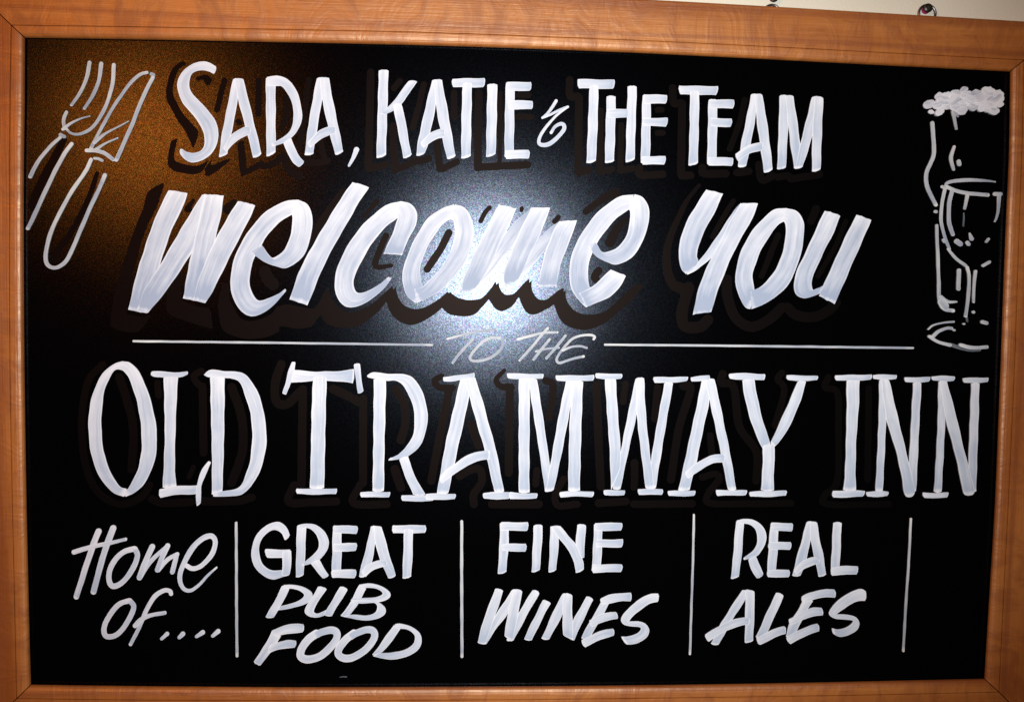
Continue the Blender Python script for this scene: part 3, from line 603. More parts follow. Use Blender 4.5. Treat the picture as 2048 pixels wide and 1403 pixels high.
letter('E', 'FINE', T18, [(1295, 80, 1375, 80), (1285, 300, 1373, 300), (1270, 562, 1358, 567)], [(1295, 75, 1297, 153), (1582, 73, 1570, 153)], [(1310, 243, 1312, 320), (1590, 239, 1577, 318)], [(1270, 490, 1276, 574), (1584, 489, 1572, 563)])
letter('W', 'WINES', T18, [(480, 735, 540, 745), (390, 870, 445, 950), (305, 1000, 380, 1050), (225, 1140, 300, 1150), (160, 1287, 210, 1292)], [(305, 725, 387, 745), (235, 910, 337, 900), (185, 1050, 290, 1040), (122, 1282, 200, 1292)], [(685, 738, 752, 770), (600, 870, 682, 890), (525, 1000, 605, 1030), (460, 1130, 535, 1160), (415, 1257, 482, 1260)], [(490, 732, 573, 747), (450, 880, 550, 900), (425, 1000, 530, 1000), (393, 1215, 482, 1255)])
letter('I', 'WINES', T18, [(787, 838, 863, 872), (720, 970, 792, 1000), (650, 1110, 722, 1140), (587, 1247, 667, 1257)])
letter('N', 'WINES', T18, [(985, 775, 1045, 785), (900, 930, 977, 990), (830, 1090, 902, 1130), (763, 1238, 840, 1248)], [(1225, 803, 1290, 835), (1150, 930, 1222, 970), (1075, 1075, 1152, 1120), (1035, 1225, 1090, 1257)], [(993, 772, 1073, 790), (980, 900, 1074, 950), (977, 1050, 1080, 1080), (985, 1205, 1085, 1250)])
letter('E', 'WINES', T18, [(1390, 810, 1450, 860), (1325, 940, 1400, 970), (1240, 1080, 1315, 1110), (1160, 1235, 1245, 1250)], [(1350, 835, 1365, 895), (1450, 795, 1450, 880), (1560, 778, 1560, 860), (1672, 775, 1668, 857)], [(1238, 1055, 1262, 1125), (1340, 1000, 1350, 1077), (1440, 970, 1450, 1047), (1522, 965, 1537, 1036)], [(1160, 1255, 1195, 1322), (1280, 1190, 1310, 1265), (1390, 1150, 1410, 1227), (1494, 1130, 1497, 1197)])
letter('S', 'WINES', T18, Z([(1945, 780), (1850, 788), (1720, 860), (1620, 950), (1566, 1035), (1590, 1090), (1660, 1110), (1740, 1115), (1765, 1132), (1745, 1165), (1690, 1195), (1620, 1215), (1558, 1213)], [(1941, 860), (1860, 880), (1780, 930), (1700, 990), (1650, 1055), (1680, 1060), (1740, 1062), (1810, 1088), (1847, 1150), (1822, 1220), (1750, 1267), (1680, 1287), (1610, 1290)]))
letter('R', 'REAL', T19, [(412, 50, 490, 70), (395, 250, 479, 250), (380, 450, 462, 450), (358, 643, 435, 620)], Z([(415, 50), (500, 37), (600, 50), (680, 110), (713, 200), (702, 290), (662, 360), (610, 410), (490, 446)], [(430, 75), (500, 80), (560, 100), (610, 150), (627, 220), (618, 290), (583, 350), (545, 385), (485, 430)]), [(530, 435, 608, 398), (560, 530, 642, 480), (625, 637, 687, 597)])
letter('E', 'REAL', T19, [(757, 75, 837, 80), (740, 300, 830, 300), (722, 612, 808, 612)], [(755, 73, 758, 154), (985, 78, 977, 157)], [(733, 270, 735, 344), (969, 265, 961, 342)], [(721, 545, 722, 616), (954, 545, 946, 620)])
letter('A', 'REAL', T19, [(1120, 58, 1188, 60), (1070, 250, 1152, 270), (1018, 430, 1117, 440), (975, 610, 1055, 610)], [(1145, 60, 1221, 63), (1160, 250, 1252, 250), (1195, 410, 1287, 410), (1240, 620, 1315, 600)], Z([(985, 545), (1050, 480), (1115, 440), (1190, 415), (1250, 438)], [(1010, 605), (1070, 552), (1130, 517), (1200, 490), (1250, 480)]))
letter('L', 'REAL', T19, [(1385, 66, 1469, 66), (1375, 300, 1460, 300), (1360, 592, 1445, 590)], [(1360, 520, 1363, 601), (1500, 507, 1500, 593), (1640, 507, 1628, 587)])
letter('A', 'ALES', T19, [(480, 738, 550, 770), (415, 835, 500, 850), (320, 985, 402, 1000), (245, 1110, 322, 1140), (158, 1292, 232, 1303)], [(505, 740, 591, 750), (505, 900, 597, 900), (500, 1282, 582, 1262)], Z([(93, 1200), (240, 1110), (370, 1050), (500, 1020), (560, 1030)], [(130, 1267), (300, 1162), (400, 1122), (500, 1097), (545, 1097)]))
letter('L', 'ALES', T19, [(820, 766, 892, 795), (740, 930, 822, 960), (665, 1100, 742, 1130), (608, 1225, 690, 1245)], [(608, 1228, 640, 1300), (740, 1163, 760, 1242), (840, 1120, 850, 1202), (906, 1107, 917, 1180)])
letter('E', 'ALES', T19, [(1110, 790, 1185, 850), (1050, 920, 1132, 940), (955, 1070, 1045, 1100), (908, 1220, 1005, 1220)], [(1063, 820, 1077, 882), (1150, 773, 1170, 850), (1300, 743, 1300, 817), (1407, 740, 1413, 822)], [(937, 1045, 950, 1102), (1060, 980, 1070, 1052), (1180, 925, 1190, 1007), (1277, 923, 1290, 997)], [(908, 1225, 950, 1292), (1020, 1160, 1060, 1232), (1140, 1110, 1150, 1187), (1237, 1083, 1252, 1157)])
letter('S', 'ALES', T19, Z([(1718, 765), (1660, 737), (1560, 768), (1440, 850), (1363, 930), (1343, 990), (1400, 1030), (1500, 1042), (1575, 1052), (1575, 1080), (1525, 1120), (1440, 1140), (1368, 1128)], [(1713, 852), (1650, 855), (1580, 880), (1480, 940), (1420, 990), (1460, 990), (1530, 995), (1610, 1020), (1647, 1080), (1622, 1150), (1540, 1197), (1450, 1212), (1380, 1182)]))

# ruled lines
for w_, pts, lab in [(4.2, [(267, 682), (450, 684), (650, 686.5), (864, 689.5)], 'thin white horizontal line left of the words TO THE'),
                     (4.2, [(1210, 689), (1400, 690.5), (1620, 693), (1826, 695.5)], 'thin white horizontal line right of the words TO THE'),
                     (5, [(472.3, 1045), (472.7, 1130), (473, 1220), (474, 1311)], 'white upright line between Home of and GREAT PUB FOOD'),
                     (5.6, [(923.5, 1042), (923.3, 1130), (923.5, 1220), (924, 1312)], 'white upright line between GREAT PUB FOOD and FINE WINES'),
                     (4.2, [(1388, 1029), (1386, 1120), (1383, 1210), (1380, 1307)], 'white upright line between FINE WINES and REAL ALES'),
                     (4.2, [(1822, 1037), (1818, 1120), (1812, 1210), (1807, 1301)], 'white upright line right of REAL ALES')]:
    letter('', '', PX, ('l', w_, pts), mat=ML, name='ruled_line', label=lab)

letter('', '', PX, ('l', (0.8, 1.6), [(679, 1353.5), (686, 1352.6), (693, 1353.0)]), mat=MG, name='paint_fleck', label='tiny grey fleck of paint near the bottom of the board below FOOD')

# cutlery sketch
letter('', '', T20, ('l', (50, 36), [(995, 168), (960, 350), (880, 550), (752, 735)]), ('l', (50, 38), [(1150, 182), (1120, 400), (1040, 600), (925, 780)]),
       ('l', (50, 30), [(1320, 200), (1300, 450), (1230, 700), (1120, 920), (1000, 1060), (850, 1125), (745, 1110), (685, 1055)]),
       ('l', (38, 42), [(685, 828), (648, 930), (658, 1050)]), ('l', (42, 10), [(640, 1060), (740, 980), (870, 920), (1000, 882)]), ('l', 46, [(605, 1133), (655, 1158)]),
       ('l', (6, 7.2), [(120, 275), (100, 293), (80, 317), (66.5, 339), (60, 353)], PX), ('l', 7.4, [(143, 287.5), (127, 310), (108, 345), (80, 404), (65, 437), (55.2, 456.5)], PX),
       mat=ML, name='fork_drawing', label='white line drawing of a fork in the top left corner')
letter('', '', T20, ('l', 40, [(1762, 302), (1680, 322), (1580, 400), (1450, 560), (1300, 780), (1170, 1010), (1080, 1180), (1010, 1320)]), ('l', 45, [(1822, 320), (1850, 332)]),
       ('l', 7.2, [(305.4, 155), (284.5, 197), (263.5, 250), (247, 287), (232.5, 320)], PX), ('l', (42, 10), [(1060, 1240), (1200, 1120), (1350, 1040), (1515, 952)]), ('l', (40, 16), [(1080, 1330), (1200, 1250), (1370, 1175)]),
       ('l', 7.4, [(173, 300.6), (191.7, 301.5), (210, 307), (226.4, 319)], PX), ('l', 30, [(858, 90), (900, 95), (938, 113)], T21),
       ('l', 38, [(818, 102), (760, 230), (620, 430), (480, 680), (380, 900), (332, 1100), (338, 1220), (400, 1268), (480, 1253), (570, 1165), (680, 920), (800, 640), (900, 430), (970, 268)], T21),
       mat=ML, name='knife_drawing', label='white line drawing of a table knife beside the fork')

# beer and wine sketch
letter('', '', T22, ('l', 36, [(175, 430), (183, 540), (192, 650), (188, 750), (155, 840), (122, 915), (112, 990), (125, 1070), (160, 1150), (210, 1250)]), ('l', 30, [(205, 1318), (215, 1320)]),
       ('l', (26, 26, 36), [(395, 668), (362, 780), (390, 895)]), ('l', 38, [(440, 815), (446, 845)]), ('l', (36, 20), [(385, 320), (400, 400), (418, 488)]), ('l', (26, 12), [(395, 320), (415, 345), (435, 368)]),
       ('l', (24, 34), [(212, 148), (222, 400), (233, 700), (240, 880), (285, 955), (370, 973)], T23), ('l', (34, 20), [(250, 840), (320, 885), (400, 887)], T23), ('l', 74, [(262, 890), (292, 930)], T23), ('l', 34, [(428, 582), (424, 762)], T23),
       mat=ML, name='beer_glass_drawing', label='white line drawing of a tall beer glass in the top right corner')
ac = Acc(0.0016)
random.seed(21)
dabs = [(145, 240, 88, 20), (165, 320, 48, 10), (250, 165, 80, 25), (330, 165, 100, 30), (240, 240, 100, 20), (420, 150, 100, 20), (495, 100, 60, 20), (520, 150, 90, 10), (340, 240, 100, 20), (420, 270, 110, 20), (500, 230, 100, 20),
        (620, 150, 110, 25), (600, 240, 110, 10), (740, 120, 118, 25), (700, 200, 110, 10), (680, 280, 70, 10), (840, 140, 90, 25), (790, 220, 120, 10), (820, 200, 110, -20), (760, 290, 105, 12), (800, 310, 76, 10), (590, 270, 80, 0),
        (480, 305, 80, 0), (250, 320, 70, -15), (300, 200, 90, 0), (560, 190, 90, 0), (660, 170, 80, 30), (860, 250, 50, 0), (400, 200, 90, 10)]
for x, y, d, e in dabs:
    a = random.uniform(-0.5, 0.6)
    ac.line([(x-math.cos(a)*d*0.28, y-math.sin(a)*d*0.28+4), (x, y+random.uniform(-6, 6)), (x+math.cos(a)*d*0.28, y+math.sin(a)*d*0.28-4)], T22, d*random.uniform(.7, .95), d*random.uniform(.6, .85), d)
ac.obj('beer_foam_drawing', MF, SIGN, 'thick dabbed white paint head of foam above the beer glass drawing')
letter('', '', T22, ('l', (26, 12, 36), [(305, 1075), (325, 1032), (420, 1008), (600, 1003), (730, 1010), (805, 1021)]), ('l', 36, [(320, 1072), (420, 1112), (560, 1138), (730, 1150)]), ('l', 30, [(272, 1070), (300, 1080)]),
       ('l', (6.5, 5.5), [(1890, 378), (1884, 409.5), (1882.5, 440.7), (1889.9, 473.7), (1899, 497)], PX), ('l', (5, 6), [(1896.5, 498), (1903, 506), (1914.7, 519), (1931.5, 531)], PX), ('l', 7.5, [(1903.9, 383), (1899, 405.5), (1897.9, 440), (1901.3, 455.1), (1906, 468.5)], PX),
       ('l', (34, 28), [(525, 1160), (500, 1285)]), ('l', 36, [(800, 1142), (860, 1142)]), ('l', (6.8, 2.5), [(1998.5, 391), (1997, 419), (1993.5, 435), (1990, 443)], PX),
       ('l', 48, [(405, 303), (440, 328)], T23), ('l', (14, 38), [(530, 225), (550, 278)], T23), ('l', 34, [(508, 314), (522, 330)], T23), ('l', 26, [(713, 280), (693, 305)], T23), ('l', 24, [(276, 288), (288, 308)], T23), ('l', 30, [(662, 536), (722, 502)], T23),
       ('l', 27, [(508, 555), (527, 650), (517, 850), (493, 1025)], T23), ('l', (28, 18), [(588, 592), (572, 760), (570, 890)], T23), ('l', 26, [(566, 986), (570, 989)], T23), ('l', 18, [(472, 1101), (479, 1101)], T23), ('l', 34, [(655, 1082), (695, 1093)], T23),
       ('l', (12, 18), [(130, 1153), (180, 1112), (280, 1090), (376, 1079)], T23), ('l', 28, [(170, 1228), (230, 1173), (310, 1142), (355, 1143)], T23), ('l', 20, [(378, 1160), (384, 1162)], T23),
       ('l', (28, 30), [(142, 1222), (220, 1272), (340, 1305)], T23), ('l', 33, [(445, 1305), (520, 1325), (600, 1331), (695, 1324)], T23),
       mat=ML, name='wine_glass_drawing', label='white line drawing of a wine glass in front of the beer glass')
for st_ in (('l', (30, 40), [(340, 1300), (420, 1325), (520, 1348), (620, 1345)]), ('l', 18, [(500, 1035), (507, 1075)]), ('l', (10, 16), [(472, 30), (474, 90), (470, 152)])):
    letter('', '', T23, st_, mat=MG, name='wash_stroke', label='thin grey wash stroke on the wine glass drawing')

# ------------------------------------------------------------------ painted drop shades (matt brown black)


def shade(word, *strokes):
    """every connected patch of brown-black shade is one part"""
    items = []
    for st in strokes:
        if st[0] == 'l':
            ox, oy, k = st[1]; c = catmull([(ox+p[0]/k, oy+p[1]/k) for p in st[3]], 8)
            w_ = max(st[2])/k/2 if isinstance(st[2], tuple) else st[2]/k/2; pts = [(p, w_) for p in c]
        else:
            ox, oy, k = st[0]; a = catmull([(ox+q[0]/k, oy+q[1]/k) for q in st[1]], 8); b_ = catmull([(ox+q[2]/k, oy+q[3]/k) for q in st[1]], 8)
            pts = [((p+q)/2, np.linalg.norm(p-q)/2) for p, q in zip(a, b_)]
        items.append((st, pts))
    par = list(range(len(items)))

    def find(i):
        while par[i] != i: i = par[i]
        return i
    for i in range(len(items)):
        for j in range(i):
            if any(np.linalg.norm(p-q) < a+b_ for p, a in items[i][1] for q, b_ in items[j][1]): par[find(i)] = find(j)
    for root in sorted(set(find(i) for i in range(len(items)))):
        ac = Acc(0.00012)
        for i, (st, _) in enumerate(items):
            if find(i) != root: continue
            if st[0] == 'l': ac.line(st[3], st[1], *(st[2] if isinstance(st[2], tuple) else (st[2],)))
            else: ac.band(st[1], st[0])
            ac.d -= 0.00009-0.000013
        ac.obj('drop_shade', MS, SIGN, 'dark brown painted shade beside %s' % word)


shade('the word SARA', (T1, Z([(345, 112), (290, 125), (220, 200), (168, 350), (170, 500), (250, 660), (340, 800), (405, 920), (425, 985)], [(365, 150), (320, 170), (272, 230), (235, 340), (240, 470), (320, 620), (420, 740), (485, 830), (440, 975)])),
      (T1, [(210, 912, 272, 880), (174, 1120, 243, 1075), (225, 1200, 290, 1128), (340, 1238, 400, 1155), (470, 1240, 500, 1150), (545, 1195, 590, 1100)]), (T1, [(550, 1180, 630, 1080), (560, 1262, 610, 1150), (640, 1235, 700, 1120), (800, 1110, 810, 1085)]),
      ('l', T1, (40, 45), [(480, 290), (550, 270), (600, 300)]), ('l', T1, 60, [(560, 285), (580, 325)]), ('l', T1, 58, [(745, 305), (710, 440), (672, 600)]), ('l', T1, 56, [(885, 715), (898, 730)]),
      (T1, [(872, 930, 942, 900), (890, 1100, 960, 1080), (912, 1262, 975, 1180), (960, 1250, 1010, 1160), (1150, 1160, 1140, 1100)]), ('l', T1, 64, [(1090, 310), (1086, 640)]), ('l', T1, (64, 70), [(1140, 1165), (1230, 1140), (1330, 1065)]),
      ('l', T1, (70, 80), [(1340, 1070), (1385, 1190), (1450, 1250), (1500, 1260)]), ('l', T1, (70, 60), [(1365, 480), (1370, 640), (1320, 780)]), ('l', T1, 60, [(1590, 300), (1540, 700), (1490, 960)]), ('l', T1, 64, [(1530, 1120), (1680, 1130), (1780, 1110)]), ('l', T1, 60, [(1710, 920), (1740, 1060)]))
shade('the word KATIE', ('l', T3, 78, [(208, 225), (200, 600), (185, 1190)]), ('l', T3, 70, [(230, 1185), (370, 1145)]), ('l', T3, 62, [(500, 310), (440, 385)]), ('l', T3, 78, [(430, 765), (440, 1000), (455, 1200)]), ('l', T3, 70, [(470, 1195), (560, 1160), (640, 1115)]),
      ('l', T3, 62, [(740, 345), (690, 560), (630, 780)]), ('l', T3, 70, [(640, 1120), (720, 1110), (790, 1085)]), ('l', T3, 72, [(865, 905), (900, 1190)]), ('l', T3, 70, [(930, 1190), (1070, 1120)]), ('l', T3, 66, [(1043, 430), (1045, 670)]), ('l', T3, 78, [(1290, 430), (1280, 1180)]),
      ('l', T3, 76, [(1285, 1175), (1480, 1165), (1780, 1150)]), ('l', T3, 44, [(1508, 430), (1500, 1120)]), ('l', T3, 60, [(1690, 665), (1820, 672)]), ('l', T3, 56, [(1690, 455), (1790, 455)]))
shade('the words THE TEAM', ('l', T4, 76, [(398, 200), (400, 360), (480, 365), (490, 420)]), ('l', T4, 80, [(490, 380), (485, 1120)]), ('l', T4, 76, [(490, 1130), (590, 1100)]), ('l', T4, 70, [(705, 510), (695, 1110)]), ('l', T4, 70, [(695, 1120), (820, 1095)]), ('l', T4, 60, [(915, 650), (905, 1100)]), ('l', T4, 70, [(905, 1105), (1030, 1085)]),
      ('l', T4, 76, [(1095, 1080), (1110, 1150), (1330, 1145)]), ('l', T4, 60, [(1280, 500), (1320, 500)]), ('l', T4, 60, [(1280, 730), (1330, 730)]), ('l', T4, 76, [(1428, 280), (1440, 430), (1500, 430)]), ('l', T4, 80, [(1525, 440), (1512, 1140)]), ('l', T4, 76, [(1520, 1160), (1610, 1155)]),
      ('l', T4, 80, [(1725, 1080), (1745, 1135), (1960, 1140)]), ('l', T5, 62, [(650, 400), (600, 620), (500, 890)]), ('l', T5, 74, [(570, 1130), (690, 1115)]), ('l', T5, 76, [(790, 1050), (820, 1200), (930, 1160)]), ('l', T5, 74, [(980, 1175), (1080, 1160), (1120, 1190), (1240, 1170), (1300, 1165), (1400, 1145)]))
shade('the big word Welcome',
      (T6, [(565, 62, 570, 95), (430, 150, 520, 250), (375, 320, 480, 340), (300, 500, 400, 500), (220, 740, 335, 720), (150, 960, 275, 960), (92, 1290, 235, 1225), (110, 1370, 255, 1245)]), (T6, [(100, 1350, 240, 1240), (200, 1388, 330, 1255), (345, 1390, 400, 1262), (450, 1250, 430, 1240)]),
      ('l', T6, (30, 70), [(830, 225), (800, 270), (785, 300)]), (T6, [(640, 950, 720, 860), (600, 1050, 725, 1000), (590, 1180, 725, 1100), (640, 1250, 780, 1140), (800, 1310, 880, 1170), (1010, 1375, 980, 1190)]), ('l', T6, (50, 110), [(1190, 240), (1150, 300)]),
      (T6, [(1090, 960, 1145, 960), (1060, 1100, 1150, 1080), (1055, 1230, 1180, 1160), (1100, 1380, 1240, 1260), (1250, 1450, 1340, 1300), (1450, 1450, 1480, 1260), (1600, 1390, 1600, 1180)]), ('l', T6, 110, [(1470, 860), (1500, 930), (1540, 970)]),
      (T7, [(-60, 1330, 0, 1180), (90, 1350, 100, 1150), (200, 1365, 250, 1180), (320, 1350, 350, 1180), (370, 1290, 400, 1120), (450, 1180, 475, 985)]),
      (T7, Z([(400, 1225), (450, 1310), (560, 1357), (680, 1357), (800, 1312), (900, 1232), (980, 1145), (1060, 1060)], [(470, 980), (495, 1080), (545, 1155), (620, 1207), (700, 1217), (800, 1182), (920, 1100), (1050, 982)])),
      (T7, Z([(985, 1120), (1030, 1222), (1100, 1300), (1200, 1333), (1300, 1312), (1400, 1252), (1490, 1180), (1560, 1090)], [(1075, 985), (1095, 1080), (1150, 1160), (1250, 1190), (1350, 1170), (1450, 1108), (1500, 1070), (1545, 1035)])),
      (T8, Z([(-110, 1120), (-70, 1182), (0, 1242), (120, 1256), (220, 1240), (290, 1170), (345, 1105), (420, 1020)], [(0, 1036), (20, 1060), (70, 1088), (160, 1112), (260, 1105), (310, 1068), (370, 1000), (410, 940)])),
      (T8, Z([(330, 1080), (390, 1175), (450, 1209), (520, 1190), (570, 1150), (610, 1090), (700, 1000)], [(432, 945), (445, 1010), (490, 1060), (560, 1058), (610, 1015), (660, 960), (710, 915)])),
      (T8, Z([(610, 1070), (650, 1180), (700, 1232), (770, 1237), (850, 1200), (920, 1155), (1000, 1080)], [(728, 925), (732, 1020), (780, 1100), (850, 1110), (915, 1065), (960, 1030), (1020, 1003)])),
      (T8, Z([(920, 1140), (980, 1285), (1080, 1358), (1200, 1378), (1350, 1335), (1450, 1262), (1600, 1130), (1730, 990)], [(1028, 1015), (1040, 1110), (1100, 1200), (1200, 1237), (1350, 1227), (1480, 1130), (1590, 1020), (1680, 960)])),
      ('l', T7, (60, 70), [(600, 150), (500, 290), (400, 430), (300, 600)]), ('l', T7, (50, 34), [(905, 235), (850, 300), (785, 375)]), ('l', T7, (58, 36, 58), [(990, 540), (940, 650), (893, 780), (925, 820), (1035, 805)]), ('l', T7, 66, [(1548, 512), (1480, 650), (1400, 770), (1355, 838)]),
      ('l', T7, 42, [(1910, 290), (1870, 335), (1832, 410)]), ('l', T8, 34, [(640, 295), (636, 315)]), ('l', T8, 44, [(965, 375), (930, 415)]), ('l', T8, (80, 60), [(1480, 150), (1350, 220), (1210, 325)]), ('l', T8, (60, 90), [(1560, 400), (1480, 490), (1425, 600)]), ('l', T8, 70, [(1325, 850), (1290, 900), (1300, 930)]))
shade('the big word you', ('l', T9, (30, 100), [(395, 90), (290, 220), (200, 400), (120, 600), (105, 800), (150, 960), (230, 1010)]), ('l', T9, 100, [(300, 1000), (245, 1200), (260, 1340), (400, 1350), (470, 1290)]), ('l', T9, 46, [(698, 230), (600, 390), (512, 550)]),
      ('l', T9, 92, [(640, 930), (650, 1100), (720, 1270), (850, 1350), (1000, 1295), (1130, 1180)]), ('l', T9, (60, 50), [(1095, 540), (1030, 700), (950, 900)]), ('l', T9, 72, [(1435, 300), (1390, 410)]), ('l', T9, 92, [(1180, 1180), (1260, 1245), (1400, 1265), (1540, 1210), (1610, 1130)]), ('l', T9, 46, [(1700, 410), (1600, 650), (1450, 900)]))
shade('the words OLD TRAMWAY INN', ('l', T11, 66, [(200, 130), (80, 260), (25, 500), (15, 720), (50, 1020), (150, 1250), (350, 1370), (540, 1310), (620, 1200)]), ('l', T11, 76, [(350, 240), (420, 450), (475, 700), (460, 1060)]), ('l', T11, 60, [(690, 290), (700, 400)]), ('l', T11, 70, [(640, 1325), (740, 1360), (990, 1350)]),
      ('l', T11, 60, [(1080, 185), (1015, 230), (1050, 300), (1095, 320)]), ('l', T11, 72, [(1092, 340), (1100, 910)]), ('l', T11, 80, [(1350, 330), (1440, 600), (1445, 900), (1350, 1180)]), ('l', T11, 44, [(1010, 1040), (970, 1130)]), ('l', T11, 72, [(1100, 1345), (1400, 1340), (1530, 1310)]),
      ('l', T12, 80, [(100, 125), (45, 300), (60, 460), (150, 480), (225, 410), (290, 350)]), ('l', T12, 76, [(292, 380), (280, 1190)]), ('l', T12, 72, [(215, 1200), (165, 1350), (400, 1350), (590, 1345)]), ('l', T12, 72, [(830, 430), (828, 1180)]), ('l', T12, 70, [(800, 1200), (745, 1360), (1040, 1370)]), ('l', T12, 80, [(560, 345), (680, 400), (790, 460)]),
      ('l', T12, 76, [(1115, 345), (1195, 480), (1205, 650), (1165, 800)]), ('l', T12, 80, [(1112, 1060), (1165, 1220)]), ('l', T13, (56, 64), [(190, 235), (130, 270), (170, 330), (290, 335)]), ('l', T13, 74, [(258, 360), (180, 750), (100, 1160)]), ('l', T13, 70, [(350, 1120), (440, 1070), (530, 1060), (550, 1170), (480, 1280), (480, 1370)]), ('l', T13, 70, [(450, 660), (520, 850)]),
      ('l', T13, (36, 70), [(750, 180), (680, 260), (720, 320), (810, 330)]), ('l', T13, 74, [(800, 350), (790, 1090)]), ('l', T13, 66, [(1120, 270), (1185, 320), (1150, 600)]), ('l', T13, 60, [(1040, 1070), (1030, 1190)]), ('l', T13, 74, [(1572, 310), (1590, 800), (1610, 1210)]), ('l', T13, 62, [(1280, 1145), (1205, 1280), (1230, 1380), (1400, 1370)]),
      ('l', T13, 72, [(640, 1370), (1060, 1370)]), ('l', T13, 70, [(1590, 1360), (1820, 1345)]), ('l', T13, 60, [(1830, 300), (1808, 460)]), ('l', T13, 66, [(1912, 1000), (1910, 1190)]), ('l', T14, 62, [(690, 330), (662, 610)]), ('l', T14, 72, [(920, 320), (985, 350), (880, 700), (810, 1150)]), ('l', T14, 72, [(1270, 210), (1260, 290), (1370, 330), (1420, 680), (1570, 900), (1570, 1160)]),
      ('l', T14, 58, [(1800, 200), (1760, 260), (1820, 360), (1735, 670)]), ('l', T14, 62, [(1160, 760), (1172, 910)]), ('l', T14, 62, [(1090, 1130), (1200, 1100), (1240, 1150), (1140, 1280), (1160, 1360), (1500, 1365), (1880, 1360)]), ('l', T14, 66, [(170, 1360), (410, 1345)]), ('l', T14, 68, [(480, 1370), (1000, 1365)]), ('l', T14, 62, [(480, 1000), (490, 1120), (480, 1220)]),
      ('l', T15, 60, [(520, 240), (490, 330), (600, 380), (610, 700), (600, 1160), (490, 1290), (520, 1370), (1060, 1370)]), ('l', T15, 60, [(880, 340), (870, 1150)]))
shade('the cutlery drawing', ('l', T21, (50, 80), [(885, 255), (810, 480), (700, 720), (560, 960), (450, 1100), (430, 1180)]), ('l', PX, (14, 22), [(127, 280), (108, 318), (85, 362), (66, 410)]))

# ------------------------------------------------------------------ hanging rings and wall screws
met = mat_simple('dull steel', (0.30, 0.27, 0.29), 0.32, 1.0)
dark = mat_simple('blackened screw steel', (0.06, 0.055, 0.045), 0.4, 0.8)
plug = mat_simple('plum plastic wall plug', (0.30, 0.015, 0.085), 0.45)


def torus(cen, R0, r0, n=40, m_=10, tilt=0.0):
    vs, fs = [], []
    for i in range(n):
        a = 2*math.pi*i/n
        for j in range(m_):
            b_ = 2*math.pi*j/m_
            x = (R0+r0*math.cos(b_))*math.cos(a); z = (R0+r0*math.cos(b_))*math.sin(a); y = r0*math.sin(b_)
            vs.append((cen[0]+x, cen[1]+y+z*tilt, cen[2]+z))
            fs.append((i*m_+j, ((i+1) % n)*m_+j, ((i+1) % n)*m_+(j+1) % m_, i*m_+(j+1) % m_))
    return vs, fs


def lathe(cen, prof, n=28):
    """prof of (radius, y)"""
    vs, fs = [], []
    for r, y in prof:
        for i in range(n):
            a = 2*math.pi*i/n; vs.append((cen[0]+r*math.cos(a), cen[1]+y, cen[2]+r*math.sin(a)))
    for k in range(len(prof)-1):
        for i in range(n):
            j = (i+1) % n; fs.append((k*n+i, k*n+j, (k+1)*n+j, (k+1)*n+i))
    fs.append(tuple(range(n))); fs.append(tuple(reversed(range((len(prof)-1)*n, len(prof)*n))))
    return vs, fs


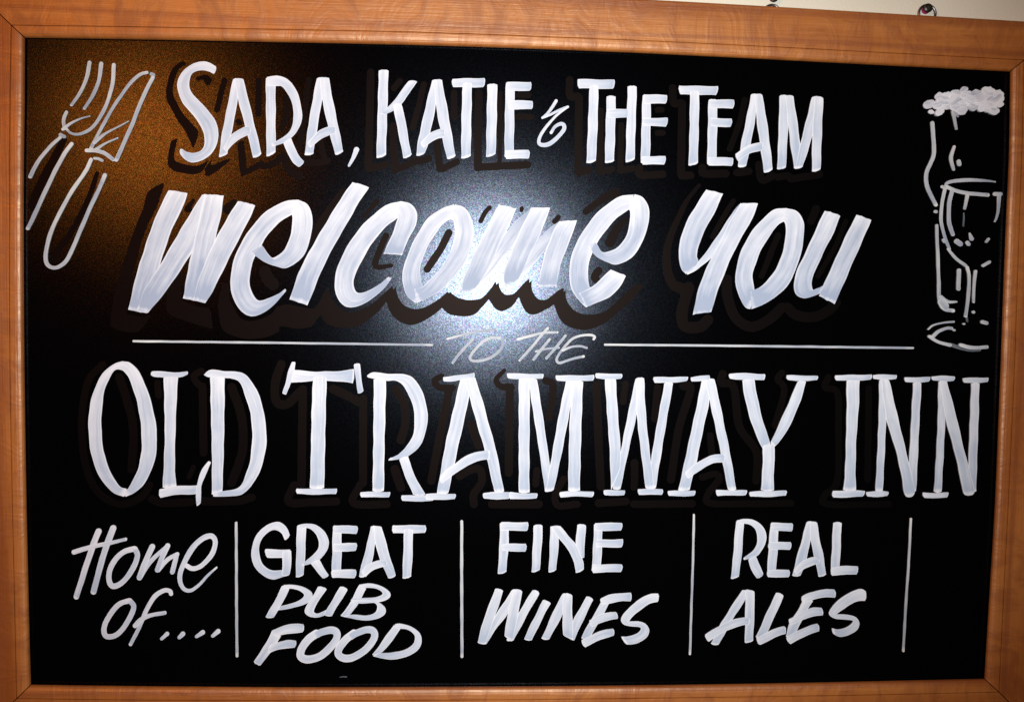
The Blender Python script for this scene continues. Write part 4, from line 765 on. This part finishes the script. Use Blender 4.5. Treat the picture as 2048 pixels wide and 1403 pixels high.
px2m = np.linalg.norm(P(1900, 20)-P(1800, 20))/100
for (rx, ry), (sx, sy), (gx, gy), lab, slab, pl in [((1854.5, 27.5), (1857.5, 15.5), (1853, 19), 'steel hanging ring on the top rail at the right', 'dark screw in a plum wall plug inside the right-hand hanging ring', 'right'),
                                               ((1544, 27.5), (1549, -5.5), (1547.5, -6), 'steel hanging ring barely showing above the middle of the top rail', 'screw in a plum wall plug cut by the top edge, above the nearly hidden ring', 'mid')]:
    cpt = P(rx, ry, -0.0010)
    v, f = torus(cpt, 16.6*px2m, 2.3*px2m, tilt=0.02); mesh_obj('hanging_ring', v, f, met, SIGN, smooth=True)['label'] = lab
    scr = bpy.data.objects.new('wall_screw', None); C.objects.link(scr); pt = P(sx, sy, -0.002)
    scr.location = (pt[0], wz, pt[2]); tag(scr, slab, 'screw', 'screws in the wall above the frame')
    cp = P(gx, gy, -0.006)
    v, f = lathe((cp[0], wz, cp[2]), [(8.2*px2m, 0.001), (8.2*px2m, -0.0012), (7.0*px2m, -0.0022), (3*px2m, -0.0024)])
    q = mesh_obj('wall_plug', v, f, plug, scr); q.matrix_parent_inverse = Matrix.Translation(-scr.location)
    hp = P(sx, sy, 0.003)
    rr = 8.8*px2m
    v, f = lathe((hp[0], 0, hp[2]), [(2.4*px2m, wz), (2.4*px2m, 0.0), (rr*0.93, -0.0010), (rr, -0.0016), (rr*0.92, -0.0026), (rr*0.6, -0.0036), (rr*0.2, -0.0040)])
    q = mesh_obj('screw_head', v, f, dark, scr, smooth=False); q.matrix_parent_inverse = Matrix.Translation(-scr.location)
    cr = []
    for ang in (0.4, 0.4+math.pi/2):
        c_, s_ = math.cos(ang), math.sin(ang); L_, W_ = rr*0.45, rr*0.09
        base = len(cr)
    vs, fs = [], []
    for ang, dy in ((0.4, -0.00415), (0.4+math.pi/2, -0.00422)):
        c_, s_ = math.cos(ang), math.sin(ang); L_, W_ = rr*0.42, rr*0.10; b0 = len(vs)
        for yy in (dy, -0.0036):
            for a_, b_ in ((-L_, -W_), (L_, -W_), (L_, W_), (-L_, W_)):
                vs.append((hp[0]+a_*c_-b_*s_, yy, hp[2]+a_*s_+b_*c_))
        fs += [(b0, b0+1, b0+2, b0+3), (b0+4, b0+7, b0+6, b0+5)]+[(b0+i, b0+4+i, b0+4+(i+1) % 4, b0+(i+1) % 4) for i in range(4)]
    q = mesh_obj('cross_recess', vs, fs, mat_simple('worn brass', (0.35, 0.33, 0.12), 0.35, 1.0), scr); q.matrix_parent_inverse = Matrix.Translation(-scr.location)

# keep world-space vertices valid under the sign's empty
for o in SIGN.children:
    o.matrix_parent_inverse = Matrix.Translation((0, 0, -(Z0-BH/2)))
